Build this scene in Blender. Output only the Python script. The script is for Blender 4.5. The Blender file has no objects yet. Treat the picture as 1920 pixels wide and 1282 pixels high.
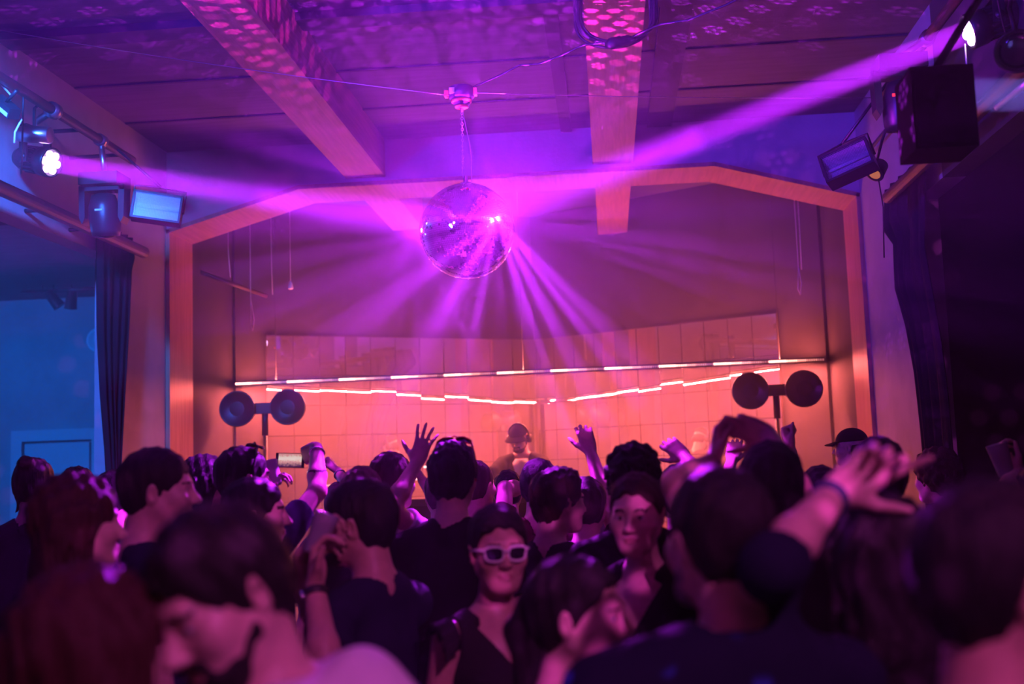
import bpy, bmesh, math, random
import numpy as np
from mathutils import Vector, Matrix, Quaternion

# ------------------------------------------------------------------ scene, camera, world, light
scene = bpy.context.scene
COL = scene.collection
scene.view_settings.view_transform = 'Standard'
scene.view_settings.look = 'None'
scene.view_settings.gamma = 1.0
scene.view_settings.use_curve_mapping = False
scene.view_settings.exposure = -1.05

FPX = 2133.0                                   # focal length in pixels of the 1920 wide frame
PITCH, YAW, ROLL = math.radians(6.16), math.radians(4.7), math.radians(2.0)
EYE = np.array([0.0, 0.0, 1.7])
c_f = np.array([-math.sin(YAW) * math.cos(PITCH), math.cos(YAW) * math.cos(PITCH), math.sin(PITCH)])
_r0 = np.array([math.cos(YAW), math.sin(YAW), 0.0])
_u0 = np.cross(_r0, c_f)
c_r = math.cos(ROLL) * _r0 - math.sin(ROLL) * _u0
c_u = math.sin(ROLL) * _r0 + math.cos(ROLL) * _u0


def at(px, py, Y):
    """world point seen at a photograph pixel, at room depth Y"""
    d = c_f * FPX + (px - 960) * c_r + (641 - py) * c_u
    return EYE + d * (Y / d[1])


cam_data = bpy.data.cameras.new('camera')
cam = bpy.data.objects.new('camera', cam_data)
COL.objects.link(cam)
m = Matrix.Identity(4)
for i in range(3):
    m[i][0], m[i][1], m[i][2], m[i][3] = c_r[i], c_u[i], -c_f[i], EYE[i]
cam.matrix_world = m
cam_data.sensor_width = 36.0
cam_data.lens = 36.0 * FPX / 1920.0
cam_data.clip_start = 0.05
cam_data.dof.use_dof = True
cam_data.dof.focus_distance = 6.3
cam_data.dof.aperture_fstop = 1.7
scene.camera = cam

world = bpy.data.worlds.new('world')
scene.world = world
world.use_nodes = True
world.node_tree.nodes['Background'].inputs[0].default_value = (0.05, 0.03, 0.16, 1)
world.node_tree.nodes['Background'].inputs[1].default_value = 0.05


def aim(o, p, q):
    d = Vector(q) - Vector(p)
    o.location = p
    o.rotation_euler = d.to_track_quat('-Z', 'Y').to_euler()


def lamp(name, kind, loc, target, energy, color, **kw):
    l = bpy.data.lights.new(name, kind)
    l.energy = energy
    l.color = color
    for k, v in kw.items():
        setattr(l, k, v)
    o = bpy.data.objects.new(name, l)
    COL.objects.link(o)
    aim(o, loc, target)
    return o


BALL = Vector(at(876, 433, 5.8))
BALL_R = 0.25
PAR_L = Vector(at(97, 305, 6.5))
PAR_R = Vector(at(1815, 60, 5.65))
VIOLET = (0.48, 0.016, 0.95)
MAGENTA = (0.52, 0.016, 0.95)
VIOLET_B = (0.42, 0.12, 1.0)


scene.cycles.caustics_reflective = False
scene.cycles.caustics_refractive = False
scene.cycles.max_bounces = 5
scene.cycles.adaptive_threshold = 0.04
scene.cycles.diffuse_bounces = 2
scene.cycles.glossy_bounces = 3
scene.cycles.transmission_bounces = 3

# node maths -------------------------------------------------------------------------------
class NT:
    """tiny helper writing node maths into a tree"""
    def __init__(s, tree):
        s.t = tree

    def n(s, kind, **kw):
        x = s.t.nodes.new(kind)
        for k, v in kw.items():
            setattr(x, k, v)
        return x

    def put(s, sock, v):
        if isinstance(v, bpy.types.NodeSocket):
            s.t.links.new(v, sock)
        else:
            sock.default_value = v

    def m(s, op, a, b=0.0, c=None, clamp=False):
        x = s.n('ShaderNodeMath', operation=op, use_clamp=clamp)
        s.put(x.inputs[0], a)
        s.put(x.inputs[1], b)
        if c is not None:
            s.put(x.inputs[2], c)
        return x.outputs[0]

    def vec(s, x, y, z=0.0):
        c = s.n('ShaderNodeCombineXYZ')
        for i, v in enumerate((x, y, z)):
            s.put(c.inputs[i], v)
        return c.outputs[0]

    def sep(s, v):
        x = s.n('ShaderNodeSeparateXYZ')
        s.t.links.new(v, x.inputs[0])
        return x.outputs

    def ramp(s, v, lo, hi, a=0.0, b=1.0):
        x = s.n('ShaderNodeMapRange', interpolation_type='SMOOTHSTEP')
        s.put(x.inputs[0], v)
        for i, k in enumerate((lo, hi, a, b)):
            s.put(x.inputs[1 + i], k)
        return x.outputs[0]

    def noise(s, v, scale, detail=2.0, rough=0.5):
        x = s.n('ShaderNodeTexNoise')
        s.put(x.inputs['Vector'], v)
        s.put(x.inputs['Scale'], scale)
        s.put(x.inputs['Detail'], detail)
        s.put(x.inputs['Roughness'], rough)
        return x.outputs[0]


def facet_light(name, loc, energy, color, main, dots=1.0, rays=0.3, seed=0.0, cell=4.3):
    """the light the ball's facets throw back into the room: a point of light whose strength depends on
    the direction, in rows of seven-dot prints of the lamp face and fans of stray light"""
    o = lamp(name, 'POINT', loc, (0, 0, 0), energy, color, shadow_soft_size=0.012)
    o.rotation_euler = (0, 0, 0)
    l = o.data
    l.use_nodes = True
    t = l.node_tree
    T = NT(t)
    em = t.nodes['Emission']
    inc = T.n('ShaderNodeNewGeometry').outputs['Incoming']
    x, y, z = T.sep(inc)
    az = T.m('ARCTAN2', x, y)
    el = T.m('ARCSINE', z)
    k = math.degrees(1) / cell
    row = T.m('FLOOR', T.m('MULTIPLY', el, k))
    u = T.m('ADD', T.m('MULTIPLY', T.m('MULTIPLY', az, k), T.m('MAXIMUM', T.m('COSINE', T.m('DIVIDE', row, k)), 0.15)), T.m('MULTIPLY', row, 0.37))
    v = T.m('MULTIPLY', el, k)
    cell_id = T.vec(T.m('FLOOR', u), row, seed)
    wn = T.n('ShaderNodeTexWhiteNoise', noise_dimensions='3D')
    t.links.new(cell_id, wn.inputs['Vector'])
    rx, ry, rz = T.sep(wn.outputs['Color'])
    fu = T.m('SUBTRACT', T.m('FRACT', u), T.m('MULTIPLY_ADD', rx, 0.24, 0.38))
    fv = T.m('SUBTRACT', T.m('FRACT', v), T.m('MULTIPLY_ADD', ry, 0.24, 0.38))
    rr = T.m('SQRT', T.m('ADD', T.m('MULTIPLY', fu, fu), T.m('MULTIPLY', fv, fv)))
    th = T.m('ARCTAN2', fv, fu)
    th = T.m('SUBTRACT', T.m('FLOORED_MODULO', T.m('ADD', th, math.pi / 6), math.pi / 3), math.pi / 6)
    dx = T.m('SUBTRACT', T.m('MULTIPLY', rr, T.m('COSINE', th)), 0.235)
    dy = T.m('MULTIPLY', rr, T.m('SINE', th))
    dd = T.m('SQRT', T.m('ADD', T.m('MULTIPLY', dx, dx), T.m('MULTIPLY', dy, dy)))
    dot = T.ramp(T.m('MINIMUM', dd, rr), 0.045, 0.09, 1.0, 0.0)
    on = T.ramp(T.m('ADD', T.noise(inc, 2.6, 1.0), T.m('MULTIPLY', rz, 0.18)), 0.46, 0.62)
    on = T.m('MAXIMUM', on, T.m('MULTIPLY', T.ramp(z, 0.40, 0.58), T.m('MULTIPLY_ADD', rz, 0.8, 0.2)))
    dot = T.m('MULTIPLY', dot, on)
    # fans of stray light: the ball's rings of facets throw cones about the beam axis
    ang = T.m('ARCTAN2', z, x)
    ring = T.vec(T.m('COSINE', ang), T.m('SINE', ang), T.m('MULTIPLY_ADD', y, 0.04, seed))
    s1 = T.noise(ring, 5.0, 2.0, 0.6)
    s2 = T.noise(ring, 15.0, 1.0, 0.5)
    fan = T.m('POWER', T.m('MULTIPLY', T.ramp(s1, 0.43, 0.60), T.ramp(s2, 0.49, 0.62)), 1.0)
    mx = T.n('ShaderNodeVectorMath', operation='DOT_PRODUCT')
    t.links.new(inc, mx.inputs[0])
    mx.inputs[1].default_value = tuple(-Vector(main).normalized())
    lobe = T.m('MULTIPLY', T.ramp(mx.outputs['Value'], -0.9, 0.75, 0.10, 1.0), T.m('MULTIPLY', T.ramp(T.m('ABSOLUTE', y), 0.3, 0.7, 1.0, 0.0), T.ramp(z, 0.35, 0.8, 1.0, 0.25)))
    fwd = T.m('ADD', T.ramp(T.m('MULTIPLY_ADD', z, 0.5, y), 0.0, -0.8, 1.0, 12.0), T.ramp(z, 0.35, 0.6, 0.0, 13.0))
    tot = T.m('ADD', T.m('MULTIPLY', T.m('MULTIPLY', dot, fwd), dots), T.m('MULTIPLY', T.m('MULTIPLY', fan, lobe), rays))
    t.links.new(tot, em.inputs['Strength'])
    return o


# the two violet wash lights on the side trusses that hit the mirror ball
HIT_R = BALL + Vector(tuple(at(930, 410, 5.6) - np.array(BALL))).normalized() * (BALL_R + 0.03)
HIT_L = BALL + Vector(tuple(at(799, 433, 5.75) - np.array(BALL))).normalized() * (BALL_R + 0.03)
BEAM = dict(shape='DISK', size=0.12, spread=math.radians(4.2))
lamp('spot_beam_left', 'AREA', PAR_L + (BALL - PAR_L).normalized() * 0.016, BALL, 56, VIOLET, **BEAM)
lamp('spot_beam_right', 'AREA', PAR_R + (BALL - PAR_R).normalized() * 0.016, BALL + Vector((0.06, -0.08, 0.02)), 88, VIOLET, **BEAM)
facet_light('facet_light_right', HIT_R, 195, MAGENTA, (0.75, -0.45, 0.35), dots=3.0, rays=29.0, seed=2.9)
facet_light('facet_light_left', HIT_L, 66, MAGENTA, (-0.9, -0.3, 0.2), dots=3.0, rays=20.0, seed=4.2)
# blue wash lights the side room on the left; added unseen fill lamps follow
lamp('blue_wash', 'AREA', (-6.6, 8.2, 3.3), (-5.0, 11.0, 1.4), 260, (0.0, 0.17, 1.0), shape='DISK', size=0.5)
lamp('added_blue_fill', 'SPOT', (-2.9, 4.6, 3.85), (-3.65, 7.9, 2.75), 2600, (0.03, 0.15, 1.0), spot_size=math.radians(54), spot_blend=0.8, shadow_soft_size=0.1)  # unseen lamp in the hall, added to tint the left wall and header blue
lamp('added_indigo_fill', 'SPOT', (-3.0, 1.6, 3.3), (-0.7, 5.2, 4.7), 7500, (0.07, 0.022, 1.0), spot_size=math.radians(66), spot_blend=0.9, shadow_soft_size=0.12)  # added lamp without a fixture, turns the ceiling indigo
lamp('added_violet_fill', 'SPOT', (1.7, -1.2, 4.0), (-0.35, 2.0, 1.3), 750, (0.90, 0.12, 0.75), spot_size=math.radians(34), spot_blend=0.7, shadow_soft_size=0.08)  # unseen lamp added to brighten the people in front
facet_light('added_dot_fill', Vector((0.9, -1.6, 3.5)), 480, (0.85, 0.07, 0.80), (0, 1, 0), dots=3.0, rays=0.0, seed=9.3, cell=5.0)  # stand-in lamp added to throw dots on people's backs; no second ball


# ------------------------------------------------------------------ materials
def mat(name, color, rough=0.6, metal=0.0, emit=None, estr=0.0, spec=0.5, bump=0.0, bscale=40.0, tint=None, tscale=6.0, stretch=(1, 1, 1), coat=0.0, alpha=1.0, trans=0.0):
    M = bpy.data.materials.new(name)
    M.use_nodes = True
    t = M.node_tree
    b = t.nodes['Principled BSDF']
    b.inputs['Base Color'].default_value = (*color, 1)
    b.inputs['Roughness'].default_value = rough
    b.inputs['Metallic'].default_value = metal
    b.inputs['Specular IOR Level'].default_value = spec
    b.inputs['Coat Weight'].default_value = coat
    b.inputs['Transmission Weight'].default_value = trans
    if emit:
        b.inputs['Emission Color'].default_value = (*emit, 1)
        b.inputs['Emission Strength'].default_value = estr
    T = NT(t)
    if tint or bump:
        co = T.n('ShaderNodeTexCoord').outputs['Object']
        mp = T.n('ShaderNodeMapping')
        mp.inputs['Scale'].default_value = stretch
        t.links.new(co, mp.inputs[0])
    if tint:
        mix = T.n('ShaderNodeMix', data_type='RGBA')
        t.links.new(T.ramp(T.noise(mp.outputs[0], tscale, 5.0, 0.6), 0.32, 0.68), mix.inputs[0])
        mix.inputs[6].default_value = (*color, 1)
        mix.inputs[7].default_value = (*tint, 1)
        t.links.new(mix.outputs[2], b.inputs['Base Color'])
    if bump:
        bp = T.n('ShaderNodeBump')
        bp.inputs['Strength'].default_value = bump
        bp.inputs['Distance'].default_value = 0.01
        t.links.new(T.noise(mp.outputs[0], bscale, 4.0, 0.6), bp.inputs['Height'])
        t.links.new(bp.outputs[0], b.inputs['Normal'])
    return M


M = {}
M['plaster'] = mat('plaster', (0.42, 0.41, 0.42), 0.8, bump=0.25, bscale=18, tint=(0.36, 0.35, 0.36), tscale=3)
M['ceiling'] = mat('ceiling_board', (0.13, 0.12, 0.125), 0.7, tint=(0.09, 0.083, 0.086), tscale=4, stretch=(0.5, 4, 1), bump=0.2, bscale=20)
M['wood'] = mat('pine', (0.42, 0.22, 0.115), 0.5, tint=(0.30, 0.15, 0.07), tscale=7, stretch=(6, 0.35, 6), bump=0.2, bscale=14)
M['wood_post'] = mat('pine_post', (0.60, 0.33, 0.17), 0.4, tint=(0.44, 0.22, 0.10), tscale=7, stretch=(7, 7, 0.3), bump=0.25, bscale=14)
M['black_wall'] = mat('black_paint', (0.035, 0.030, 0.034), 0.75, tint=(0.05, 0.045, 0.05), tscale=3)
M['floor'] = mat('dance_floor', (0.05, 0.045, 0.045), 0.35, tint=(0.08, 0.07, 0.065), tscale=3)
M['black_metal'] = mat('black_powder_coat', (0.02, 0.02, 0.024), 0.38, spec=0.5)
M['steel'] = mat('steel', (0.55, 0.55, 0.58), 0.3, metal=1.0)
M['matte_black'] = mat('matte_black', (0.008, 0.008, 0.010), 0.85, spec=0.15)
M['truss_paint'] = mat('painted_pipe', (0.05, 0.045, 0.05), 0.45, tint=(0.09, 0.035, 0.015), tscale=9)
M['cable'] = mat('black_rubber', (0.018, 0.018, 0.02), 0.5)
M['cable_white'] = mat('white_cable', (0.6, 0.6, 0.62), 0.5)
M['cloth_black'] = mat('black_curtain_cloth', (0.022, 0.018, 0.024), 0.95, spec=0.1, bump=0.3, bscale=220)
M['orange_plastic'] = mat('orange_plastic', (0.75, 0.20, 0.06), 0.45)
M['motor'] = mat('motor_housing', (0.05, 0.03, 0.06), 0.45)
M['label_white'] = mat('white_label', (0.8, 0.8, 0.82), 0.6)
M['ball'] = mat('mirror_facet', (0.93, 0.93, 0.95), 0.05, metal=1.0)
M['ball_core'] = mat('ball_core', (0.05, 0.05, 0.06), 0.5)
M['reflector'] = mat('hammered_reflector', (0.85, 0.83, 0.86), 0.45, metal=0.25, bump=0.9, bscale=160)
M['amber'] = mat('amber_lens', (0.85, 0.30, 0.06), 0.2, spec=0.8, coat=0.5, emit=(1.0, 0.32, 0.08), estr=0.9)
M['red_led'] = mat('red_led', (0.4, 0, 0), 0.4, emit=(1, 0.03, 0.05), estr=3)
M['lens_on'] = mat('lens_lit', (0.9, 0.7, 1.0), 0.2, emit=(0.80, 0.45, 1.0), estr=25)
M['lens_off'] = mat('lens_dark', (0.03, 0.03, 0.035), 0.12, spec=0.8)
M['smoked'] = mat('blinder_lens', (0.030, 0.022, 0.022), 0.5)
M['clear_plastic'] = mat('clear_plastic', (0.85, 0.85, 0.9), 0.15, trans=0.6)
M['white_plastic'] = mat('white_plastic', (0.8, 0.8, 0.82), 0.4)
M['gear'] = mat('gear_casing', (0.04, 0.04, 0.045), 0.35)
M['gear_led'] = mat('gear_light', (1, 1, 1), 0.3, emit=(1.0, 0.8, 0.8), estr=6)
M['gear_blue'] = mat('gear_light_blue', (1, 1, 1), 0.3, emit=(0.6, 0.7, 1.0), estr=6)
M['door_paint'] = mat('door_paint', (0.58, 0.57, 0.57), 0.6, bump=0.1, bscale=12)
M['gold_print'] = mat('gold_print', (0.45, 0.32, 0.12), 0.6)

# mirror: reflective tiles with slight haze
M['mirror'] = mat('mirror_tile', (0.74, 0.66, 0.65), 0.0, metal=0.93, tint=(0.64, 0.57, 0.56), tscale=2.5)
M['joint'] = mat('mirror_backing', (0.10, 0.06, 0.06), 0.6)


# ------------------------------------------------------------------ mesh helpers
class MB:
    """collects shapes into one mesh"""
    def __init__(s):
        s.v, s.f, s.mi, s.sm = [], [], [], []

    def add(s, vs, fs, mi=0, smooth=False):
        o = len(s.v)
        s.v.extend([tuple(map(float, p)) for p in vs])
        s.f.extend([tuple(i + o for i in f) for f in fs])
        s.mi.extend([mi] * len(fs))
        s.sm.extend([smooth] * len(fs))
        return s

    def box(s, lo, hi, mi=0, X=None):
        (a, b, c), (d, e, f) = lo, hi
        vs = [Vector(p) for p in ((a, b, c), (d, b, c), (d, e, c), (a, e, c), (a, b, f), (d, b, f), (d, e, f), (a, e, f))]
        if X is not None:
            vs = [X @ p for p in vs]
        return s.add(vs, [(3, 2, 1, 0), (4, 5, 6, 7), (0, 1, 5, 4), (1, 2, 6, 5), (2, 3, 7, 6), (3, 0, 4, 7)], mi)

    def lathe(s, prof, X=None, n=28, mi=0, smooth=True, closed=True):
        """prof: (radius, z) pairs, turned about z"""
        vs, fs = [], []
        for r, z in prof:
            for i in range(n):
                a = 2 * math.pi * i / n
                vs.append(Vector((r * math.cos(a), r * math.sin(a), z)))
        for k in range(len(prof) - 1):
            for i in range(n):
                j = (i + 1) % n
                fs.append((k * n + i, k * n + j, k * n + n + j, k * n + n + i))
        if closed:
            fs.append(tuple(range(n - 1, -1, -1)))
            fs.append(tuple((len(prof) - 1) * n + i for i in range(n)))
        if X is not None:
            vs = [X @ p for p in vs]
        return s.add(vs, fs, mi, smooth)

    def tube(s, pts, r, n=8, mi=0, smooth=True):
        pts = [Vector(p) for p in pts]
        rs = r if isinstance(r, (list, tuple)) else [r] * len(pts)
        vs, fs = [], []
        up = None
        for k, p in enumerate(pts):
            d = (pts[min(k + 1, len(pts) - 1)] - pts[max(k - 1, 0)]).normalized()
            if up is None:
                up = d.orthogonal().normalized()
            up = (up - d * up.dot(d)).normalized()
            w = d.cross(up)
            for i in range(n):
                a = 2 * math.pi * i / n
                vs.append(p + (up * math.cos(a) + w * math.sin(a)) * rs[k])
        for k in range(len(pts) - 1):
            for i in range(n):
                j = (i + 1) % n
                fs.append((k * n + i, k * n + j, k * n + n + j, k * n + n + i))
        fs.append(tuple(range(n - 1, -1, -1)))
        fs.append(tuple((len(pts) - 1) * n + i for i in range(n)))
        return s.add(vs, fs, mi, smooth)

    def prism(s, poly, axis, a, b, mi=0):
        """poly: 2D outline; axis 'y': points are (x, z) pushed from y=a to y=b; 'z': (x, y)"""
        n = len(poly)
        P = (lambda p, t: (p[0], t, p[1])) if axis == 'y' else ((lambda p, t: (p[0], p[1], t)) if axis == 'z' else (lambda p, t: (t, p[0], p[1])))
        vs = [P(p, a) for p in poly] + [P(p, b) for p in poly]
        fs = [tuple(range(n)), tuple(range(2 * n - 1, n - 1, -1))]
        for i in range(n):
            j = (i + 1) % n
            fs.append((j, i, n + i, n + j))
        return s.add(vs, fs, mi)

    def mesh(s, name, mats):
        me = bpy.data.meshes.new(name)
        me.from_pydata(s.v, [], s.f)
        for x in (mats if isinstance(mats, (list, tuple)) else [mats]):
            me.materials.append(x)
        me.polygons.foreach_set('material_index', s.mi)
        me.polygons.foreach_set('use_smooth', s.sm)
        bm = bmesh.new()
        bm.from_mesh(me)
        bmesh.ops.recalc_face_normals(bm, faces=bm.faces)
        bm.to_mesh(me)
        bm.free()
        return me

    def build(s, name, mats, parent=None, loc=None, rot=None):
        o = bpy.data.objects.new(name, s.mesh(name, mats))
        COL.objects.link(o)
        if parent:
            o.parent = parent
        if loc is not None:
            o.location = loc
        if rot is not None:
            o.rotation_euler = rot
        return o


def tag(o, label=None, cat=None, group=None, kind=None):
    if label:
        o['label'] = label
    if cat:
        o['category'] = cat
    if group:
        o['group'] = group
    if kind:
        o['kind'] = kind
    return o


def thing(name, label, cat, loc=(0, 0, 0), rot=(0, 0, 0), group=None):
    o = bpy.data.objects.new(name, None)
    o.empty_display_size = 0.1
    COL.objects.link(o)
    o.location = loc
    o.rotation_euler = rot
    return tag(o, label, cat, group)


def struct(name, mb, mats, label=None, cat=None, parent=None):
    o = mb.build(name, mats, parent)
    return tag(o, label, cat, kind='structure')


def frame_to(p, q, roll=0.0):
    """matrix whose +Z runs from p to q, origin at p"""
    d = (Vector(q) - Vector(p)).normalized()
    return Matrix.Translation(p) @ d.to_track_quat('Z', 'Y').to_matrix().to_4x4() @ Matrix.Rotation(roll, 4, 'Z')


def catenary(a, b, sag, n=14):
    a, b = Vector(a), Vector(b)
    return [a.lerp(b, i / n) + Vector((0, 0, -sag * 4 * (i / n) * (1 - i / n))) for i in range(n + 1)]


# ------------------------------------------------------------------ the room
XL, XR, YP, ZC = -3.655, 2.095, 9.2, 4.45       # side walls, stage wall, ceiling
RISER = 0.40
b = MB().box((-8, -6, -0.1), (7, 13.2, 0))
struct('floor', b, M['floor'], 'dark club dance floor hidden under the crowd', 'floor')
b = MB()
b.box((-8, -6, ZC), (7, 13.2, ZC + 0.1))
struct('ceiling', b, M['ceiling'], 'dark boarded club ceiling', 'ceiling')
# shallow grooves between the ceiling boards: battens of dark wood lying across the ceiling
for k, y in enumerate((4.35, 5.45, 6.55, 7.50, 8.35)):
    struct('trim_%d' % (k + 1), MB().box((XL + 0.01, y - (0.012 if k != 2 else 0.09), ZC - (0.012 if k != 2 else 0.05)), (XR - 0.01, y + (0.012 if k != 2 else 0.09), ZC - 0.001)), M['black_wall'], 'thin dark joint batten across the ceiling boards', 'batten')
# side walls with a wide opening each (header above), short return beside the stage
struct('wall_left', MB().prism([(-6, ZC), (YP, ZC), (YP, 0), (8.15, 0), (8.15, 3.35), (-6, 3.35)], 'x', XL - 0.14, XL), M['plaster'], 'pale plaster side wall and header on the left of the dance floor', 'wall')
struct('wall_right', MB().prism([(7.0, ZC), (YP, ZC), (YP, 0), (7.60, 0), (7.60, 3.35), (7.0, 3.35)], 'x', XR, XR + 0.14), M['plaster'], 'pale plaster return wall on the right beside the stage', 'wall')
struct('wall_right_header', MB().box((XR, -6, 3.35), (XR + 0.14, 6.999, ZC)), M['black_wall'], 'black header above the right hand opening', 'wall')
# stage wall: chamfered opening
OPEN = [(XL, 0.0), (XL, 3.775), (-2.51, 4.095), (0.954, 4.095), (XR, 3.775), (XR, 0.0)]
b = MB()
b.prism([(XL, 3.775), (XL, ZC), (-2.51, ZC), (-2.51, 4.095)], 'y', YP, YP + 0.5)
b.prism([(-2.51, 4.095), (-2.51, ZC), (0.954, ZC), (0.954, 4.095)], 'y', YP, YP + 0.5)
b.prism([(0.954, 4.095), (0.954, ZC), (XR, ZC), (XR, 3.775)], 'y', YP, YP + 0.5)
b.box((-8, 12.0, 0), (XL - 0.3, 12.15, ZC))
b.box((XL - 0.3, YP, 0), (XL, YP + 0.5, ZC))
b.box((XR, YP, 0), (XR + 0.3, YP + 0.5, ZC))
struct('wall_stage', b, M['plaster'], 'plaster wall around the chamfered stage opening', 'wall')
# wooden lining of the opening, one board per edge
def lining(name, p, q, t, mt, label):
    (x0, z0), (x1, z1) = p, q
    d = Vector((x1 - x0, z1 - z0)).normalized()
    nrm = Vector((d.y, -d.x)) * t
    b = MB().prism([(x0, z0), (x1, z1), (x1 + nrm.x, z1 + nrm.y), (x0 + nrm.x, z0 + nrm.y)], 'y', YP - 0.03, YP + 0.5)
    return struct(name, b, mt, label, 'wood trim')
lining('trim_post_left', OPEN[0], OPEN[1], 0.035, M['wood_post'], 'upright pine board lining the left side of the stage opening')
lining('trim_chamfer_left', OPEN[1], OPEN[2], 0.035, M['wood'], 'slanted pine board at the upper left corner of the stage opening')
lining('trim_head', OPEN[2], OPEN[3], 0.035, M['wood'], 'long pine board along the top of the stage opening')
lining('trim_chamfer_right', OPEN[3], OPEN[4], 0.035, M['wood'], 'slanted pine board at the upper right corner of the stage opening')
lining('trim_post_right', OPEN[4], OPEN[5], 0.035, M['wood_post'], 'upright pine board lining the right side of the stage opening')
# ceiling beams, in the hall and again over the stage
for nm, xc, lab in (('left', -1.935, 'pine ceiling beam left of the mirror ball'), ('right', 0.128, 'pine ceiling beam right of the mirror ball under the coiled cable')):
    struct('ceiling_beam_' + nm, MB().box((xc - 0.165, -4, 4.13), (xc + 0.165, YP - 0.005, ZC - 0.001)), M['wood'], lab, 'ceiling beam')
    struct('ceiling_beam_stage_' + nm, MB().box((xc - 0.155, YP + 0.51, 4.10), (xc + 0.155, 11.2 if nm == 'left' else 11.95, ZC - 0.001)), M['wood'], lab.split(' ceiling')[0] + ' beam over the stage on the ' + nm, 'ceiling beam')
for k, (x0, x1) in enumerate(((-0.29, -0.2), (0.42, 0.62))):
    struct('trim_%d' % (k + 11), MB().box((x0, -4, ZC - 0.03), (x1, YP - 0.005, ZC - 0.002)), M['black_wall'], ('narrow' if k == 0 else 'wide') + ' dark batten along the ceiling beside the right beam', 'batten')
# stage: riser, side walls, V shaped back wall
VL, VC, VR = Vector((-3.62, 10.85)), Vector((-0.78, 12.5)), Vector((2.06, 10.85))
struct('stage_floor', MB().prism([(XL + .04, YP + 0.02), (XR - .04, YP + 0.02), (XR - .04, 10.8), (VC.x, 12.42), (XL + .04, 10.8)], 'z', 0.0, RISER), M['black_wall'], 'black stage riser behind the crowd', 'stage floor')
b = MB().box((XL - 0.12, YP + 0.5, 0), (XL, 10.9, ZC))
struct('wall_stage_left', b, M['black_wall'], 'black wall on the left inside the stage', 'wall')
b = MB().box((XR, YP + 0.5, 0), (XR + 0.12, 10.9, ZC))
struct('wall_stage_right', b, M['black_wall'], 'black wall on the right inside the stage', 'wall')
def vwall(p, q, t):
    d = (q - p).normalized()
    n = Vector((-d.y, d.x)) * t
    return [p, q, q + n, p + n]
struct('wall_back_left', MB().prism(vwall(VL, VC, 0.12), 'z', 0, ZC), M['black_wall'], 'black back wall over the left mirror panel', 'wall')
struct('wall_back_right', MB().prism(vwall(VC, VR, 0.12), 'z', 0, ZC), M['black_wall'], 'black back wall over the right mirror panel', 'wall')

# mirror walls: rows of tiles, each set a hair out of true, in front of the V wall
rng = random.Random(5)
def mirror_wall(name, p, q, ncol, label, tilt0):
    """p, q: floor points of the outer edge and the corner"""
    d = (q - p)
    L = d.length
    d = d / L
    out = Vector((d.y, -d.x))
    if out.y > 0:
        out = -out
    b = MB()
    rows = [0.42, 0.75, 1.08, 1.41, 1.74, 2.06, 2.36, 2.66, 3.06]
    w = L / ncol
    # backing board
    pb = [p, q, q - out * 0.03, p - out * 0.03]
    b.prism([tuple(x) for x in pb], 'z', 0.41, 3.07, 1)
    for i in range(ncol):
        ti = rng.gauss(0, 0.012)
        for k in range(len(rows) - 1):
            tz, tx = rng.gauss(0, 0.005) + ti, rng.gauss(0, 0.006)
            c = p + d * ((i + 0.5) * w)
            hz = (rows[k + 1] - rows[k]) / 2
            zc = rows[k] + hz
            hw = w / 2 - 0.0032
            hz -= 0.0032
            vs = []
            for off in (0.004, 0.010):
                for sx, sz in ((-1, -1), (1, -1), (1, 1), (-1, 1)):
                    o = off + sx * hw * math.tan(tz) + sz * hz * math.tan(tx + tilt0)
                    xy = c + d * (sx * hw) + out * (o + 0.002)
                    vs.append((xy.x, xy.y, zc + sz * hz))
            b.add(vs, [(0, 1, 2, 3), (4, 5, 6, 7), (0, 1, 5, 4), (1, 2, 6, 5), (2, 3, 7, 6), (3, 0, 4, 7)], 0)
    return struct(name, b, [M['mirror'], M['joint']], label, 'mirror wall')
n_l = Vector((VC.y - VL.y, -(VC.x - VL.x))).normalized()
off = Vector((0.0, -0.055))
mirror_wall('wall_mirror_left', Vector((-3.345, 11.01)) + off, VC + off * 1.2 + Vector((-0.004, 0)), 11, 'left half of the tiled mirror wall behind the performer', 0.0)
mirror_wall('wall_mirror_right', Vector((1.655, 11.09)) + off, VC + off * 1.2 + Vector((0.004, 0)), 11, 'right half of the tiled mirror wall behind the performer', 0.0)
struct('trim_corner', MB().box((-0.795, 12.33, 0.41), (-0.765, 12.37, 2.36)), M['joint'], 'thin dark strip in the corner of the mirror walls', 'corner strip')

# side room on the left with its own ceiling, wall and door
struct('wall_side_room', MB().box((-8, 11.85, 0), (XL - 0.31, 11.99, 3.72)), M['plaster'], 'blue lit far wall of the side room at the left', 'wall')
struct('ceiling_side_room', MB().box((-8, 8.3, 3.68), (XL - 0.15, 11.84, 3.75)), M['ceiling'], 'low ceiling of the side room at the left', 'ceiling')
struct('wall_far_left', MB().box((-8.1, -6, 0), (-8, 12, ZC)), M['plaster'])
struct('wall_far_right', MB().box((7, -6, 0), (7.1, 13, ZC)), M['black_wall'])
struct('wall_rear', MB().box((-8, -6.1, 0), (7, -6, ZC)), M['black_wall'])
struct('wall_right_recess', MB().box((XR + 0.3, 9.6, 0), (7, 9.7, ZC)), M['black_wall'], 'dark wall beyond the right hand opening', 'wall')
d = struct('door_1', MB().box((-6.27, 11.80, 0), (-5.55, 11.845, 2.10)), M['door_paint'], 'plain painted door in the blue lit side room wall', 'door')
b = MB()
for (x0, x1, z0, z1) in ((-6.42, -6.30, 0, 2.25), (-5.52, -5.40, 0, 2.25), (-6.30, -5.52, 2.13, 2.25)):
    b.box((x0, 11.79, z0), (x1, 11.845, z1))
b.build('door_frame', M['door_paint'], d)
b = MB()
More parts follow.
